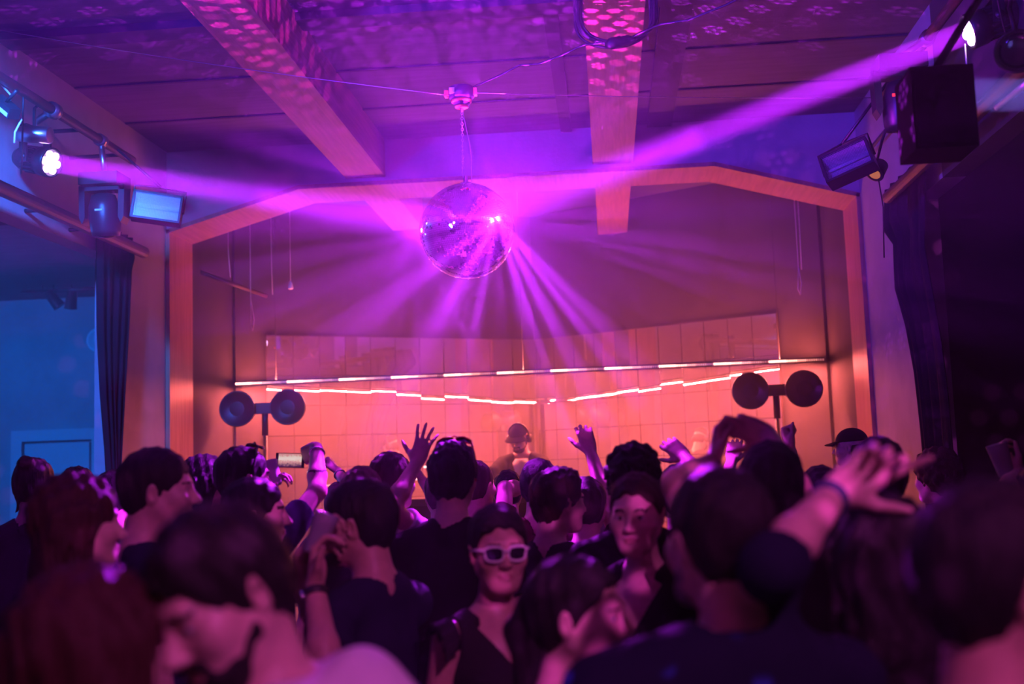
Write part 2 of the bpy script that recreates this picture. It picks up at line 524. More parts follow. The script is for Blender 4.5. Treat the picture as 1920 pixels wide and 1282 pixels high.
b.tube([(-5.66, 11.80, 1.02), (-5.66, 11.745, 1.02), (-5.78, 11.745, 1.02)], 0.010)
b.lathe([(0.026, 0), (0.026, 0.008)], Matrix.Translation((-5.66, 11.80, 1.02)) @ Matrix.Rotation(math.radians(90), 4, 'X'))
b.build('door_handle', M['steel'], d)
b = MB()
b.lathe([(0.13, 0), (0.13, 0.02), (0.105, 0.03), (0.10, 0.012), (0.02, 0.012)], Matrix.Translation((-5.47, 11.845, 3.2)) @ Matrix.Rotation(math.radians(90), 4, 'X'), 32)
tag(b.build('air_vent', M['white_plastic']), 'round pale air vent on the blue wall beside the left curtain', 'vent')

# ------------------------------------------------------------------ haze in the whole place
def haze(name, lo, hi, dens, aniso, label):
    hz = bpy.data.materials.new(name)
    hz.use_nodes = True
    t = hz.node_tree
    t.nodes.remove(t.nodes['Principled BSDF'])
    vs = t.nodes.new('ShaderNodeVolumeScatter')
    vs.inputs['Color'].default_value = (0.95, 0.93, 0.97, 1)
    vs.inputs['Density'].default_value = dens
    vs.inputs['Anisotropy'].default_value = aniso
    t.links.new(vs.outputs[0], t.nodes['Material Output'].inputs['Volume'])
    if isinstance(hi, float):                  # a round cloud: centre and radius
        prof = [(hi * math.sin(math.pi * k / 24), -hi * math.cos(math.pi * k / 24)) for k in range(25)]
        prof[0], prof[-1] = (0.01, prof[0][1]), (0.01, prof[-1][1])
        o = MB().lathe(prof, None, 40).build(name, hz, loc=lo)
    else:
        o = MB().box(lo, hi).build(name, hz)
    tag(o, label, 'haze', kind='stuff')
ZH = 2.35                                   # the haze hangs in the upper half of the hall and thins out over the crowd
haze('haze', (-7.98, -5.9, ZH), (6.98, YP + 0.2, ZC - 0.02), 0.029, 0.2, 'theatrical haze hanging under the ceiling and showing the violet beams')
haze('thin_haze', (-7.98, -5.9, 0.02), (6.98, YP + 0.2, ZH - 0.001), 0.006, 0.2, 'very thin haze among the crowd')
haze('added_haze_cloud', BALL, 1.3, 0.022, 0.1, 'added round cloud of thicker haze showing the mirror ball rays')  # haze sphere added so the rays around the ball show up
haze('stage_haze', (XL + 0.02, YP + 0.21, RISER + 0.01), (XR - 0.02, 12.2, ZC - 0.03), 0.058, 0.2, 'thicker glowing haze around the light strip on the stage')
haze('side_room_haze', (-7.98, YP + 0.21, 0.02), (XL - 0.32, 11.7, 3.66), 0.05, 0.2, 'blue lit haze in the side room at the left')

# ------------------------------------------------------------------ LED strip over the stage
LEDC = (1.0, 0.145, 0.125)
LA, LB = Vector((-3.585, 10.75, 2.572)), Vector((2.02, 10.75, 2.572))
led = thing('led_strip', 'long straight strip of pink white light dots across the stage before the mirrors', 'led strip', LA)
NSEG = 11
seg = (LB.x - LA.x) / NSEG
MB().box((0, -0.012, -0.020), (LB.x - LA.x, 0.018, 0.020)).build('rail', M['black_metal'], led)
fades = []
for k in range(5):
    fades.append(mat('led_dot_%d' % k, (1, 1, 1), 0.4, emit=(1.0, 0.30, 0.22), estr=(30, 13, 6, 2.5, 1)[k]))
for i in range(NSEG):
    b = MB()
    b2 = MB()
    nd = 25
    for j in range(nd):
        x = (j + 0.5) * seg / nd
        k = min(4, int((j / nd) ** 1.3 * 5))
        b.box((x - 0.0062, -0.019, -0.0085), (x + 0.0062, -0.013, 0.0085), k)
        b2.box((x - 0.0055, 0.0185, -0.004), (x + 0.0055, 0.022, 0.004), min(4, k + 2))
    b.build('light_bar', fades, led, (i * seg, 0, 0))
    b2.build('rear_light_bar', fades, led, (i * seg, 0, 0))
for sx in (0.4, 2.8, 5.2):
    MB().tube([(sx, 0, 0.02), (sx, 0, ZC - LA.z)], 0.003, 6).build('hanging_wire', M['cable'], led)
# the light the strip gives off, one long lamp on its front face and one on its back
for nm, z, tz, e in (('up', 2.598, 5.0, 270), ('down', 2.546, 0.0, 960)):
    lamp('led_glow_' + nm, 'AREA', (-0.78, 10.75, z), (-0.78, 10.75, tz), e, LEDC, shape='RECTANGLE', size=5.5, size_y=0.012)
lamp('led_glow_front', 'AREA', (-0.78, 10.72, 2.572), (-0.78, 0, 2.4), 16, LEDC, shape='RECTANGLE', size=5.5, size_y=0.03)

# ------------------------------------------------------------------ mirror ball, its motor and cables
ball = thing('mirror_ball', 'large mirror ball of small square facets hanging over the crowd', 'mirror ball', BALL)
b = MB()
NR = 76
rg = random.Random(3)
for i in range(NR):
    a0, a1 = math.pi * i / NR, math.pi * (i + 1) / NR
    n = max(4, int(round(2 * math.pi * math.sin((a0 + a1) / 2) * NR / math.pi)))
    ph = rg.random() * 0.0
    g = 0.00035
    for j in range(n):
        p0, p1 = 2 * math.pi * j / n + ph, 2 * math.pi * (j + 1) / n + ph
        am, pm = (a0 + a1) / 2, (p0 + p1) / 2
        nv = Vector((math.sin(am) * math.cos(pm), math.sin(am) * math.sin(pm), math.cos(am)))
        e1 = Vector((math.cos(am) * math.cos(pm), math.cos(am) * math.sin(pm), -math.sin(am)))
        e2 = Vector((-math.sin(pm), math.cos(pm), 0))
        nj = (nv + e1 * rg.gauss(0, 0.016) + e2 * rg.gauss(0, 0.016)).normalized()
        e1 = (e1 - nj * e1.dot(nj)).normalized()
        e2 = nj.cross(e1)
        h1 = BALL_R * (a1 - a0) / 2 - g
        h2 = BALL_R * math.sin(am) * (p1 - p0) / 2 - g
        c = nv * BALL_R
        b.add([c - e1 * h1 - e2 * h2, c + e1 * h1 - e2 * h2, c + e1 * h1 + e2 * h2, c - e1 * h1 + e2 * h2], [(0, 1, 2, 3)])
b.build('mirror_facets', M['ball'], ball)
prof = [(BALL_R * 0.985 * math.sin(math.pi * k / 40), -BALL_R * 0.985 * math.cos(math.pi * k / 40)) for k in range(1, 40)]
MB().lathe(prof, None, 64).build('core', M['ball_core'], ball)
MB().lathe([(0.03, 0.243), (0.03, 0.255), (0.012, 0.262), (0.012, 0.29)], None, 16).build('hanger_cap', M['steel'], ball)
MOT = Vector(at(865, 176, 5.8))
for dx, nm in ((-0.012, 'chain'), (0.014, 'safety_cable')):
    b = MB()
    top = MOT - BALL + Vector((0, 0, -0.07))
    if nm == 'chain':
        n = 26
        for k in range(n):
            z0 = 0.285 + (top.z - 0.285) * k / n
            z1 = 0.285 + (top.z - 0.285) * (k + 1.25) / n
            xx = dx * (1 - k / n) + top.x * k / n
            w = Vector((0.006, 0, 0)) if k % 2 else Vector((0, 0.006, 0))
            zc, hh = (z0 + z1) / 2, (z1 - z0) / 2
            b.tube([Vector((xx, 0, zc)) + w * math.cos(q) + Vector((0, 0, hh * math.sin(q))) for q in [math.pi * 2 * e / 8 for e in range(9)]], 0.0018, 5)
    else:
        b.tube([(0.03, 0, 0.25), (0.034, 0, 0.36), (0.028, 0, 0.45), (0.0, 0.0, 0.62), (top.x, 0, top.z)], 0.002, 6)
    b.build(nm, M['steel'], ball)
mo = thing('ball_motor', 'dark mirror ball motor with orange fittings strung on steel wires under the ceiling', 'motor', MOT)
MB().lathe([(0.062, 0.035), (0.068, 0.03), (0.068, -0.02), (0.06, -0.028), (0.045, -0.03), (0.045, -0.055), (0.03, -0.06), (0.03, -0.075), (0.008, -0.078), (0.008, -0.1)], None, 32).build('housing', M['motor'], mo)
b = MB()
b.lathe([(0.049, -0.034), (0.054, -0.036), (0.054, -0.046), (0.049, -0.05)], None, 28)
b.lathe([(0.032, -0.066), (0.036, -0.068), (0.036, -0.074), (0.030, -0.078)], None, 28)
b.box((-0.09, -0.02, -0.012), (-0.066, 0.02, 0.018))
b.box((0.066, -0.02, -0.012), (0.082, 0.02, 0.024))
b.build('mounting_fittings', M['orange_plastic'], mo)
MB().box((-0.055, -0.0685, -0.014), (-0.028, -0.055, 0.016)).build('rating_label', M['label_white'], mo, rot=(0, 0, -0.0))
wl, wr = Vector((XL - 0.02, 5.4, 4.05)), Vector((XR + 0.02, 6.6, 3.62))
wr = Vector(at(1560, 172, 6.5)) + Vector((0.55, 0.2, 0))
wl = Vector(at(40, 55, 6.2)) + Vector((-0.2, 0, 0.02))
MB().tube(catenary(wl - MOT, (-0.085, 0, 0.0), 0.02), 0.0022, 6).build('support_wire', M['steel'], mo)
MB().tube(catenary((0.08, 0, 0.0), wr - MOT, 0.015), 0.0022, 6).build('support_wire', M['steel'], mo)
CON = Vector(at(1160, 78, 5.55))
b = MB()
pts = [MOT + Vector((0.06, 0, 0.03))] + [Vector(at(*p)) for p in ((940, 140, 5.78), (975, 122, 5.75), (1010, 120, 5.72), (1050, 105, 5.68), (1095, 84, 5.62), (1130, 80, 5.58))] + [CON]
b.tube([p for p in pts], 0.006, 8)
pts = [CON + Vector((0.06, 0, 0.015))] + [Vector(at(*p)) for p in ((1200, 62, 5.5), (1240, 45, 5.45), (1290, 38, 5.4), (1360, 10, 5.3), (1420, -20, 5.2))]
b.tube(pts, 0.006, 8)
tag(b.build('power_cable', M['cable']), 'black power cable running from the ball motor across the beam', 'cable')
b = MB()
X = Matrix.Translation(CON - Vector((0.05, 0, 0.01))) @ Matrix.Rotation(math.radians(82), 4, 'Y')
b.lathe([(0.012, -0.02), (0.026, 0.0), (0.030, 0.01), (0.030, 0.06), (0.026, 0.065), (0.026, 0.10), (0.014, 0.125), (0.010, 0.14)], X, 16)
tag(b.build('plug_connector', M['cable']), 'black inline plug on the power cable below the beam', 'plug')
b = MB()
rg = random.Random(8)
for k in range(5):
    ox, oy, oz = rg.uniform(-0.02, 0.02), rg.uniform(-0.03, 0.03), rg.uniform(-0.015, 0.015)
    q = []
    for e in range(29):
        a = math.pi * (-0.12 + 1.24 * e / 28)
        q.append((0.128 + ox - 0.20 * math.cos(a), 5.85 + oy, 4.05 + oz - 0.155 * max(0.0, math.sin(a)) ** 0.8 if 0 < a < math.pi else 4.05 + oz + 0.9 * abs(a if a < 0 else a - math.pi)))
    q[0] = (q[0][0], q[0][1], ZC - 0.01)
    q[-1] = (q[-1][0], q[-1][1], ZC - 0.01)
    b.tube(q, 0.008, 8)
tag(b.build('cable_coil', M['cable']), 'coil of dark cable looped under the right ceiling beam', 'cable coil')


# ------------------------------------------------------------------ trusses and stage lights
def pipe(name, p, q, r, m_, label):
    o = MB().tube([p, q], r, 14).build(name, m_)
    for y in (2.0, 4.4, 6.85, 7.45):
        if y < q[1]:
            MB().tube([(p[0], y, p[2]), (XL + 0.001 if p[0] < 0 else XR - 0.001, y, p[2])], 0.014, 8).build('wall_bracket', M['black_metal'], o)
    return tag(o, label, 'pipe')
pipe('lighting_pipe', (-3.27, -2, 3.93), (-3.27, 7.6, 3.93), 0.03, M['truss_paint'], 'upper lighting pipe on the left carrying the violet lamp')
pipe('lighting_pipe', (-3.50, -2, 3.42), (-3.50, 8.35, 3.42), 0.045, M['truss_paint'], 'lower dark pipe under the left lamps along the header')
pipe('lighting_pipe', (1.86, -2, 3.98), (1.86, 7.3, 3.98), 0.03, M['truss_paint'], 'upper lighting pipe on the right carrying the violet lamp')
pipe('lighting_pipe', (1.96, -2, 3.42), (1.96, 7.8, 3.42), 0.04, M['truss_paint'], 'lower rust dark pipe on the right along the header')


def par_can(loc, target, label, pipe_pt, lit=True):
    t_ = thing('par_lamp', label, 'stage lamp', loc)
    t_.scale = (1.18,) * 3
    Rm = (Vector(target) - Vector(loc)).to_track_quat('Z', 'Y').to_matrix().to_4x4()
    b = MB()
    b.lathe([(0.020, -0.235), (0.045, -0.225), (0.062, -0.19), (0.064, -0.15), (0.064, -0.07), (0.076, -0.065), (0.078, 0.0), (0.070, 0.004), (0.066, -0.012)], Rm, 36)
    for k in range(16):
        a = 2 * math.pi * k / 16
        b.box((0.062, -0.003, -0.16), (0.072, 0.003, -0.08), 0, Rm @ Matrix.Rotation(a, 4, 'Z'))
    b.build('lamp_housing', M['black_metal'], t_)
    for k in range(7):
        a = 2 * math.pi * k / 6
        c = Vector((0.043 * math.cos(a), 0.043 * math.sin(a), 0)) if k < 6 else Vector((0, 0, 0))
        b = MB().lathe([(0.0195, -0.010), (0.0195, 0.001), (0.013, 0.006), (0.004, 0.008)], Rm @ Matrix.Translation(c), 18)
        b.build('lamp_lens', M['lens_on'] if lit else M['lens_off'], t_)
    # yoke from the sides of the housing up to the pipe
    top = (Vector(pipe_pt) - Vector(loc)) / 1.18
    side = (Rm.to_3x3() @ Vector((1, 0, 0)))
    side = Vector((side.x, side.y, 0)).normalized()
    base = Rm.to_3x3() @ Vector((0, 0, -0.11))
    dn = Vector((0, 0, 1))
    b = MB()
    hz_ = top.z - 0.07
    for s in (-1, 1):
        p0 = base + side * (0.085 * s)
        b.box((-0.004, -0.024, -0.03), (0.004, 0.024, hz_ - p0.z), 0, Matrix.Translation(p0) @ side.to_track_quat('X', 'Z').to_matrix().to_4x4())
        b.lathe([(0.018, -0.012), (0.018, 0.012)], Matrix.Translation(p0) @ side.to_track_quat('Z', 'Y').to_matrix().to_4x4(), 14)
    b.box((-0.09, -0.024, -0.005), (0.09, 0.024, 0.005), 0, Matrix.Translation((base.x, base.y, hz_)) @ side.to_track_quat('X', 'Z').to_matrix().to_4x4())
    b.build('yoke', M['black_metal'], t_)
    b = MB()
    b.tube([(base.x, base.y, hz_), (base.x, base.y, top.z - 0.02)], 0.014, 10)
    b.tube([(base.x, base.y, top.z - 0.03), (top.x, top.y, top.z)], 0.02, 10)
    b.lathe([(0.042, -0.025), (0.042, 0.025)], Matrix.Translation(top) @ Matrix.Rotation(math.radians(90), 4, 'X'), 18)
    b.build('clamp', M['steel'], t_)
    MB().tube(catenary(base + Rm.to_3x3() @ Vector((0, 0, -0.10)), top + Vector((0, -0.3, 0)), 0.22), 0.005, 6).build('lamp_cable', M['cable'], t_)
    return t_


par_can(PAR_L, BALL, 'lit seven lens violet stage lamp on the left pipe aiming at the mirror ball', (-3.27, 6.45, 3.93))
par_can(PAR_R, BALL + Vector((0.06, -0.08, 0.02)), 'lit seven lens violet stage lamp at the top right aiming at the mirror ball', (1.86, 5.6, 3.98))
P3 = Vector(at(1990, 178, 4.2))
par_can(P3, Vector(at(1500, 172, 4.15)), 'lit blue violet lamp just outside the right edge behind the metal pipe', (1.86, P3.y, 3.98))
lamp('spot_beam_far_right', 'AREA', P3 + Vector((-0.016, 0, 0)), at(1500, 175, 4.15), 25, (0.24, 0.18, 1.0), **BEAM)


def flood(loc, rot, label, pole_top, w=0.30, h=0.19):
    t_ = thing('flood_panel', label, 'flood lamp', loc, rot)
    b = MB()
    for lo, hi in (((-w / 2, -0.02, -h / 2), (-w / 2 + 0.014, 0.10, h / 2)), ((w / 2 - 0.014, -0.02, -h / 2), (w / 2, 0.10, h / 2)),
                   ((-w / 2, -0.02, -h / 2), (w / 2, 0.10, -h / 2 + 0.014)), ((-w / 2, -0.02, h / 2 - 0.014), (w / 2, 0.10, h / 2)), ((-w / 2, 0.09, -h / 2), (w / 2, 0.10, h / 2))):
        b.box(lo, hi)
    b.build('lamp_case', M['black_metal'], t_)
    b = MB()
    zz = [-h / 2 + 0.015, -0.03, -0.012, 0.012, 0.03, h / 2 - 0.015]
    yy = [0.0, 0.055, 0.05, 0.05, 0.055, 0.0]
    for k in range(5):
        b.add([(-w / 2 + 0.015, yy[k], zz[k]), (w / 2 - 0.015, yy[k], zz[k]), (w / 2 - 0.015, yy[k + 1], zz[k + 1]), (-w / 2 + 0.015, yy[k + 1], zz[k + 1])], [(0, 1, 2, 3)])
    b.build('reflector', M['reflector'], t_)
    b = MB()
    n = 30
    for k in range(n + 1):
        x = -w / 2 + 0.014 + (w - 0.028) * k / n
        b.box((x - 0.0008, -0.012, -h / 2 + 0.012), (x + 0.0008, -0.010, h / 2 - 0.012))
    for k in range(19):
        z = -h / 2 + 0.014 + (h - 0.028) * k / 18
        b.box((-w / 2 + 0.012, -0.0125, z - 0.0008), (w / 2 - 0.012, -0.0105, z + 0.0008))
    b.build('guard_mesh', M['steel'], t_)
    MB().lathe([(0.008, -0.16), (0.008, 0.16)], Matrix.Translation((0, 0.035, 0)) @ Matrix.Rotation(math.radians(90), 4, 'Y') @ Matrix.Scale(0.85, 4, (0, 0, 1)), 12).build('tube_lamp', M['white_plastic'], t_)
    b = MB()
    inv = (Matrix.Translation(loc) @ Matrix.Rotation(rot[2], 4, 'Z') @ Matrix.Rotation(rot[1], 4, 'Y') @ Matrix.Rotation(rot[0], 4, 'X')).inverted()
    pt = inv @ Vector(pole_top)
    for s in (-1, 1):
        b.tube([(s * (w / 2 + 0.008), 0.05, -0.01), (s * (w / 2 + 0.008), 0.06, h / 2 + 0.05), (0, 0.06, h / 2 + 0.06)], 0.007, 8)
    b.tube([(0, 0.06, h / 2 + 0.06), pt], 0.010, 8)
    b.build('bracket', M['black_metal'], t_)
    return t_


flood(Vector(at(294, 388, 7.2)), (math.radians(-4), math.radians(8), math.radians(16)), 'rectangular flood lamp with mesh front on the left below the violet beam', (-3.24, 7.3, 3.92), 0.32, 0.19)
flood(Vector(at(1587, 301, 6.6)), (math.radians(-14), math.radians(-17), math.radians(-24)), 'rectangular flood lamp with mesh front tilted on the right side', (1.77, 6.7, 3.92), 0.29, 0.185)


def moving_head(loc, label, top, yawr=0.0):
    t_ = thing('moving_head', label, 'stage lamp', loc, (0, 0, yawr))
    b = MB()
    b.box((-0.13, -0.11, 0.16), (0.13, 0.11, 0.24))
    b.build('lamp_base', M['black_metal'], t_)
    b = MB()
    for s in (-1, 1):
        b.prism([(s * 0.115, 0.16), (s * 0.155, 0.16), (s * 0.15, -0.05), (s * 0.13, -0.09), (s * 0.112, -0.05)], 'y', -0.05, 0.05)
    b.box((-0.155, -0.05, 0.13), (0.155, 0.05, 0.165))
    b.build('yoke', M['black_metal'], t_)
    X = Matrix.Rotation(math.radians(10), 4, 'X')
    MB().lathe([(0.03, 0.12), (0.075, 0.105), (0.098, 0.03), (0.102, -0.05), (0.095, -0.13), (0.085, -0.165), (0.075, -0.16)], X, 30).build('lamp_head', M['black_metal'], t_)
    MB().lathe([(0.07, -0.155), (0.05, -0.17), (0.01, -0.175)], X, 24).build('lamp_lens', M['lens_off'], t_)
    MB().box((-0.02, -0.103, 0.0), (0.03, -0.098, 0.012), 0, X).build('badge', M['label_white'], t_)
    b = MB()
    b.tube([(0, 0, 0.24), Vector(top) - Vector(loc) if yawr == 0 else (0, 0, 0.4)], 0.02, 10)
    b.lathe([(0.042, -0.03), (0.042, 0.03)], Matrix.Translation(Vector(top) - Vector(loc)) @ Matrix.Rotation(math.radians(90), 4, 'X'), 18)
    b.build('clamp', M['steel'], t_)
    return t_


moving_head(Vector(at(196, 396, 7.1)), 'dark moving head stage lamp hanging on the left pipe beside the flood lamp', (-3.27, 7.1, 3.93))
moving_head(Vector(at(1690, 190, 6.3)), 'dark moving head stage lamp in shadow on the right pipe with a red pilot light', (1.86, 6.3, 3.98))
tag(MB().box((-0.008, -0.004, -0.008), (0.008, 0.004, 0.008)).build('pilot_light', M['red_led'], loc=Vector(at(1676, 178, 6.15))), 'tiny red pilot light on the shadowed right stage lamp', 'pilot light')
# small silver lamp on the far left, and the small floodlight above it
t_ = thing('silver_lamp', 'short silver cylinder lamp hanging behind the violet lamp on the left', 'stage lamp', Vector(at(64, 252, 6.35)))
X = Matrix.Rotation(math.radians(96), 4, 'Y')
MB().lathe([(0.01, -0.11), (0.045, -0.10), (0.05, -0.04), (0.05, 0.10), (0.042, 0.102)], X, 24).build('lamp_housing', M['steel'], t_)
MB().lathe([(0.042, 0.09), (0.03, 0.094), (0.01, 0.095)], X, 20).build('lamp_lens', M['lens_off'], t_)
MB().tube([(0, 0, 0.05), (0.0, 0, 0.16), Vector((-3.27, 6.3, 3.93)) - Vector(at(64, 252, 6.35))], 0.010, 8).build('bracket', M['black_metal'], t_)
t_ = thing('small_floodlight', 'small floodlight with a bright edge at the far left end of the pipe', 'flood lamp', Vector(at(10, 200, 5.9)), (math.radians(15), math.radians(38), math.radians(-20)))
MB().box((-0.09, -0.035, -0.03), (0.09, 0.035, 0.03)).build('lamp_case', M['black_metal'], t_)
MB().box((-0.08, -0.038, -0.022), (0.08, -0.034, 0.0)).build('glass_front', M['white_plastic'], t_)
MB().tube([(0, 0, 0.03), (0.06, 0.0, 0.13)], 0.010, 8).build('bracket', M['black_metal'], t_)
b = MB().tube([Vector(at(*p)) for p in ((2, 158, 5.95), (20, 178, 5.95), (18, 196, 5.95), (35, 205, 5.95), (40, 225, 5.95), (28, 248, 5.95), (27, 268, 5.95))], 0.006, 8)
tag(b.build('white_lamp_cable', M['cable_white']), 'thin white cable curling down beside the violet lamp on the left', 'cable')
t_ = thing('pin_spot', 'small round lamp with an amber orange lens under the right flood lamp', 'stage lamp', Vector(at(1640, 326, 6.7)))
X = Vector((-0.55, -0.45, -0.72)).to_track_quat('Z', 'Y').to_matrix().to_4x4()
MB().lathe([(0.02, -0.10), (0.045, -0.09), (0.052, -0.02), (0.056, 0.0), (0.048, 0.002)], X, 24).build('lamp_housing', M['black_metal'], t_)
MB().lathe([(0.047, -0.004), (0.03, 0.005), (0.008, 0.008)], X, 20).build('lamp_lens', M['amber'], t_)
MB().tube([(0, 0, 0.02), (0.06, 0.02, 0.2), Vector((1.86, 6.7, 3.98)) - Vector(at(1640, 326, 6.7))], 0.008, 8).build('bracket', M['black_metal'], t_)
MB().tube([Vector((0.02, 0, -0.03)), Vector((0.035, 0, -0.2)), Vector((0.02, 0.0, -0.5))], 0.004, 6).build('lamp_cable', M['cable'], t_)
# shiny steel arm, blue rimmed lamp and speaker at the right edge
a_, b_ = Vector(at(1868, 203, 4.6)), Vector(at(1990, 105, 4.3))
tag(MB().tube([a_, b_, Vector((1.95, 4.25, 3.42))], 0.013, 12).build('steel_arm', M['steel']), 'shiny steel arm catching light at the right edge below the violet lamp', 'pipe')
t_ = thing('dish_lamp', 'dark lamp with a bright curved rim at the upper right edge', 'stage lamp', Vector(at(1908, 95, 4.6)))
X = Vector((-0.35, -0.75, -0.5)).to_track_quat('Z', 'Y').to_matrix().to_4x4()
MB().lathe([(0.03, -0.12), (0.06, -0.10), (0.085, 0.0), (0.090, 0.012), (0.078, 0.012), (0.05, -0.03)], X, 32).build('lamp_housing', M['black_metal'], t_)
MB().lathe([(0.076, 0.0), (0.05, 0.006), (0.01, 0.008)], X, 24).build('lamp_lens', M['lens_off'], t_)
MB().tube([(0, 0, 0.06), (0.0, 0.05, 0.2), Vector((1.86, 4.65, 3.98)) - Vector(at(1908, 95, 4.6))], 0.010, 8).build('bracket', M['black_metal'], t_)
t_ = thing('hanging_speaker', 'black loudspeaker box hanging in the dark on the right', 'speaker', Vector(at(1756, 215, 4.15)))
MB().box((-0.11, -0.1, -0.15), (0.11, 0.12, 0.15)).build('speaker_cabinet', M['matte_black'], t_)
MB().box((-0.10, -0.108, -0.135), (0.10, -0.101, 0.135)).build('grille', M['matte_black'], t_)
MB().tube([(0, 0, 0.16), Vector((1.86, 4.15, 3.98)) - Vector(at(1756, 215, 4.15))], 0.014, 8).build('bracket', M['matte_black'], t_)
b = MB().tube([PAR_R + Vector((0.0, 0.06, -0.04)), Vector(at(1812, 118, 5.6)), Vector(at(1817, 180, 5.6)), Vector(at(1818, 225, 5.6))], 0.004, 6)
b.lathe([(0.006, 0), (0.009, 0.02), (0.006, 0.05)], Matrix.Translation(Vector(at(1818, 230, 5.6))), 8)
o = b.build('pull_cord', M['cable_white'])
tag(o, 'thin pale pull cord hanging below the violet lamp on the right', 'cord')


# ------------------------------------------------------------------ curtains
def curtain(name, x, le, re_, label, seed, flip=1):
    """le, re_: photograph outline; the cloth hangs in the plane of the side wall opening, gathered into folds"""
    def yz(px, py):
        d = c_f * FPX + (px - 960) * c_r + (641 - py) * c_u
        p = EYE + d * (x / d[0])
        return p[1], p[2]
    L = [yz(*p) for p in le]
    R_ = [yz(*p) for p in re_]
    zt = (L[0][1] + R_[0][1]) / 2
    zs = np.linspace(zt, 0.03, 70)
    fl = lambda arr: np.interp(zs, [p[1] for p in arr][::-1], [p[0] for p in arr][::-1])
    yl, yr = fl(L), fl(R_)
    n = 60
    vs, fs = [], []
    rg = np.random.RandomState(seed)
    ph = rg.rand(4) * 6.28
    for side in (0, 1):
        for k, z in enumerate(zs):
            for i in range(n + 1):
                u = i / n
                f = math.sin(u * 5 * 2 * math.pi + ph[0] + 0.4 * math.sin(z * 1.3)) * 0.035 + math.sin(u * 11 * 2 * math.pi + ph[1] + z * 0.5) * 0.012
                vs.append((x + f * (0.5 + 0.5 * math.sin(math.pi * u)) + flip * side * 0.008, yl[k] + (yr[k] - yl[k]) * u, z))
    N = len(zs) * (n + 1)
    for k in range(len(zs) - 1):
        for i in range(n):
            a = k * (n + 1) + i
            fs.append((a, a + 1, a + n + 2, a + n + 1))
            fs.append((N + a, N + a + n + 1, N + a + n + 2, N + a + 1))
    for i in range(n):
        for k in (0, len(zs) - 1):
            a = k * (n + 1) + i
            fs.append((a, a + 1, N + a + 1, N + a))
    for k in range(len(zs) - 1):
        for i in (0, n):
            a = k * (n + 1) + i
            fs.append((a, a + n + 1, N + a + n + 1, N + a))
    b = MB().add(vs, fs, 0, True)
    return tag(b.build(name, M['cloth_black']), label, 'curtain')


curtain('curtain', XL + 0.06, [(184, 436), (184, 520), (184, 620), (189, 740), (200, 890)], [(250, 436), (247, 462), (253, 485), (246, 510), (240, 620), (229, 770), (221, 890)], 'dark gathered curtain narrowing downward on the left beside the stage', 4)
curtain('curtain', XR - 0.06, [(1662, 330), (1657, 432), (1678, 462), (1680, 545), (1700, 612), (1716, 700), (1732, 860)], [(1735, 330), (1733, 460), (1764, 640), (1776, 740), (1786, 860)], 'dark gathered curtain with a wavy edge on the right beside the stage', 7, -1)
tag(MB().tube([(XR - 0.06, 6.6, 3.95), (XR - 0.06, 8.6, 3.95)], 0.015, 10).build('curtain_rail', M['black_metal']), 'dark rail holding the right hand curtain', 'rail')

# ------------------------------------------------------------------ double blinder lamps on stands
def blinder(loc, label, roty):
    t_ = thing('twin_blinder_lamp', label, 'stage lamp', (loc[0], loc[1], RISER), (0, 0, roty))
    zc = loc[2] - RISER
    b = MB()
    b.tube([(0, 0.06, 0.03), (0, 0.06, zc - 0.22)], 0.022, 12)
    b.tube([(0, 0.06, zc - 0.25), (0, 0.06, zc + 0.02)], 0.030, 12)
    b.build('stand_pole', M['black_metal'], t_)
    for k in range(3):
        a = 2 * math.pi * k / 3 + 0.5
        MB().tube([(0, 0.06, 0.35), (0.38 * math.cos(a), 0.06 + 0.28 * math.sin(a), 0.015)], 0.012, 8).build('stand_leg', M['black_metal'], t_)
    MB().box((-0.11, 0.0, zc - 0.05), (0.11, 0.09, zc + 0.05)).build('yoke', M['black_metal'], t_)
    for s in (-1, 1):
        X = Matrix.Translation((s * 0.232, 0, zc)) @ Matrix.Rotation(math.radians(90), 4, 'X')
        MB().lathe([(0.05, -0.15), (0.11, -0.13), (0.150, -0.05), (0.158, 0.03), (0.166, 0.045), (0.160, 0.06), (0.150, 0.05)], X, 44).build('lamp_drum', M['black_metal'], t_)
        MB().lathe([(0.150, 0.03), (0.11, 0.045), (0.05, 0.052), (0.01, 0.054)], X, 40).build('lamp_lens', M['smoked'], t_)
    return t_


blinder(at(494, 765, 10.25), 'dark twin round blinder lamp on a stand at the left of the stage', 0.08)
blinder(at(1456, 731, 10.25), 'dark twin round blinder lamp on a stand at the right of the stage', -0.02)

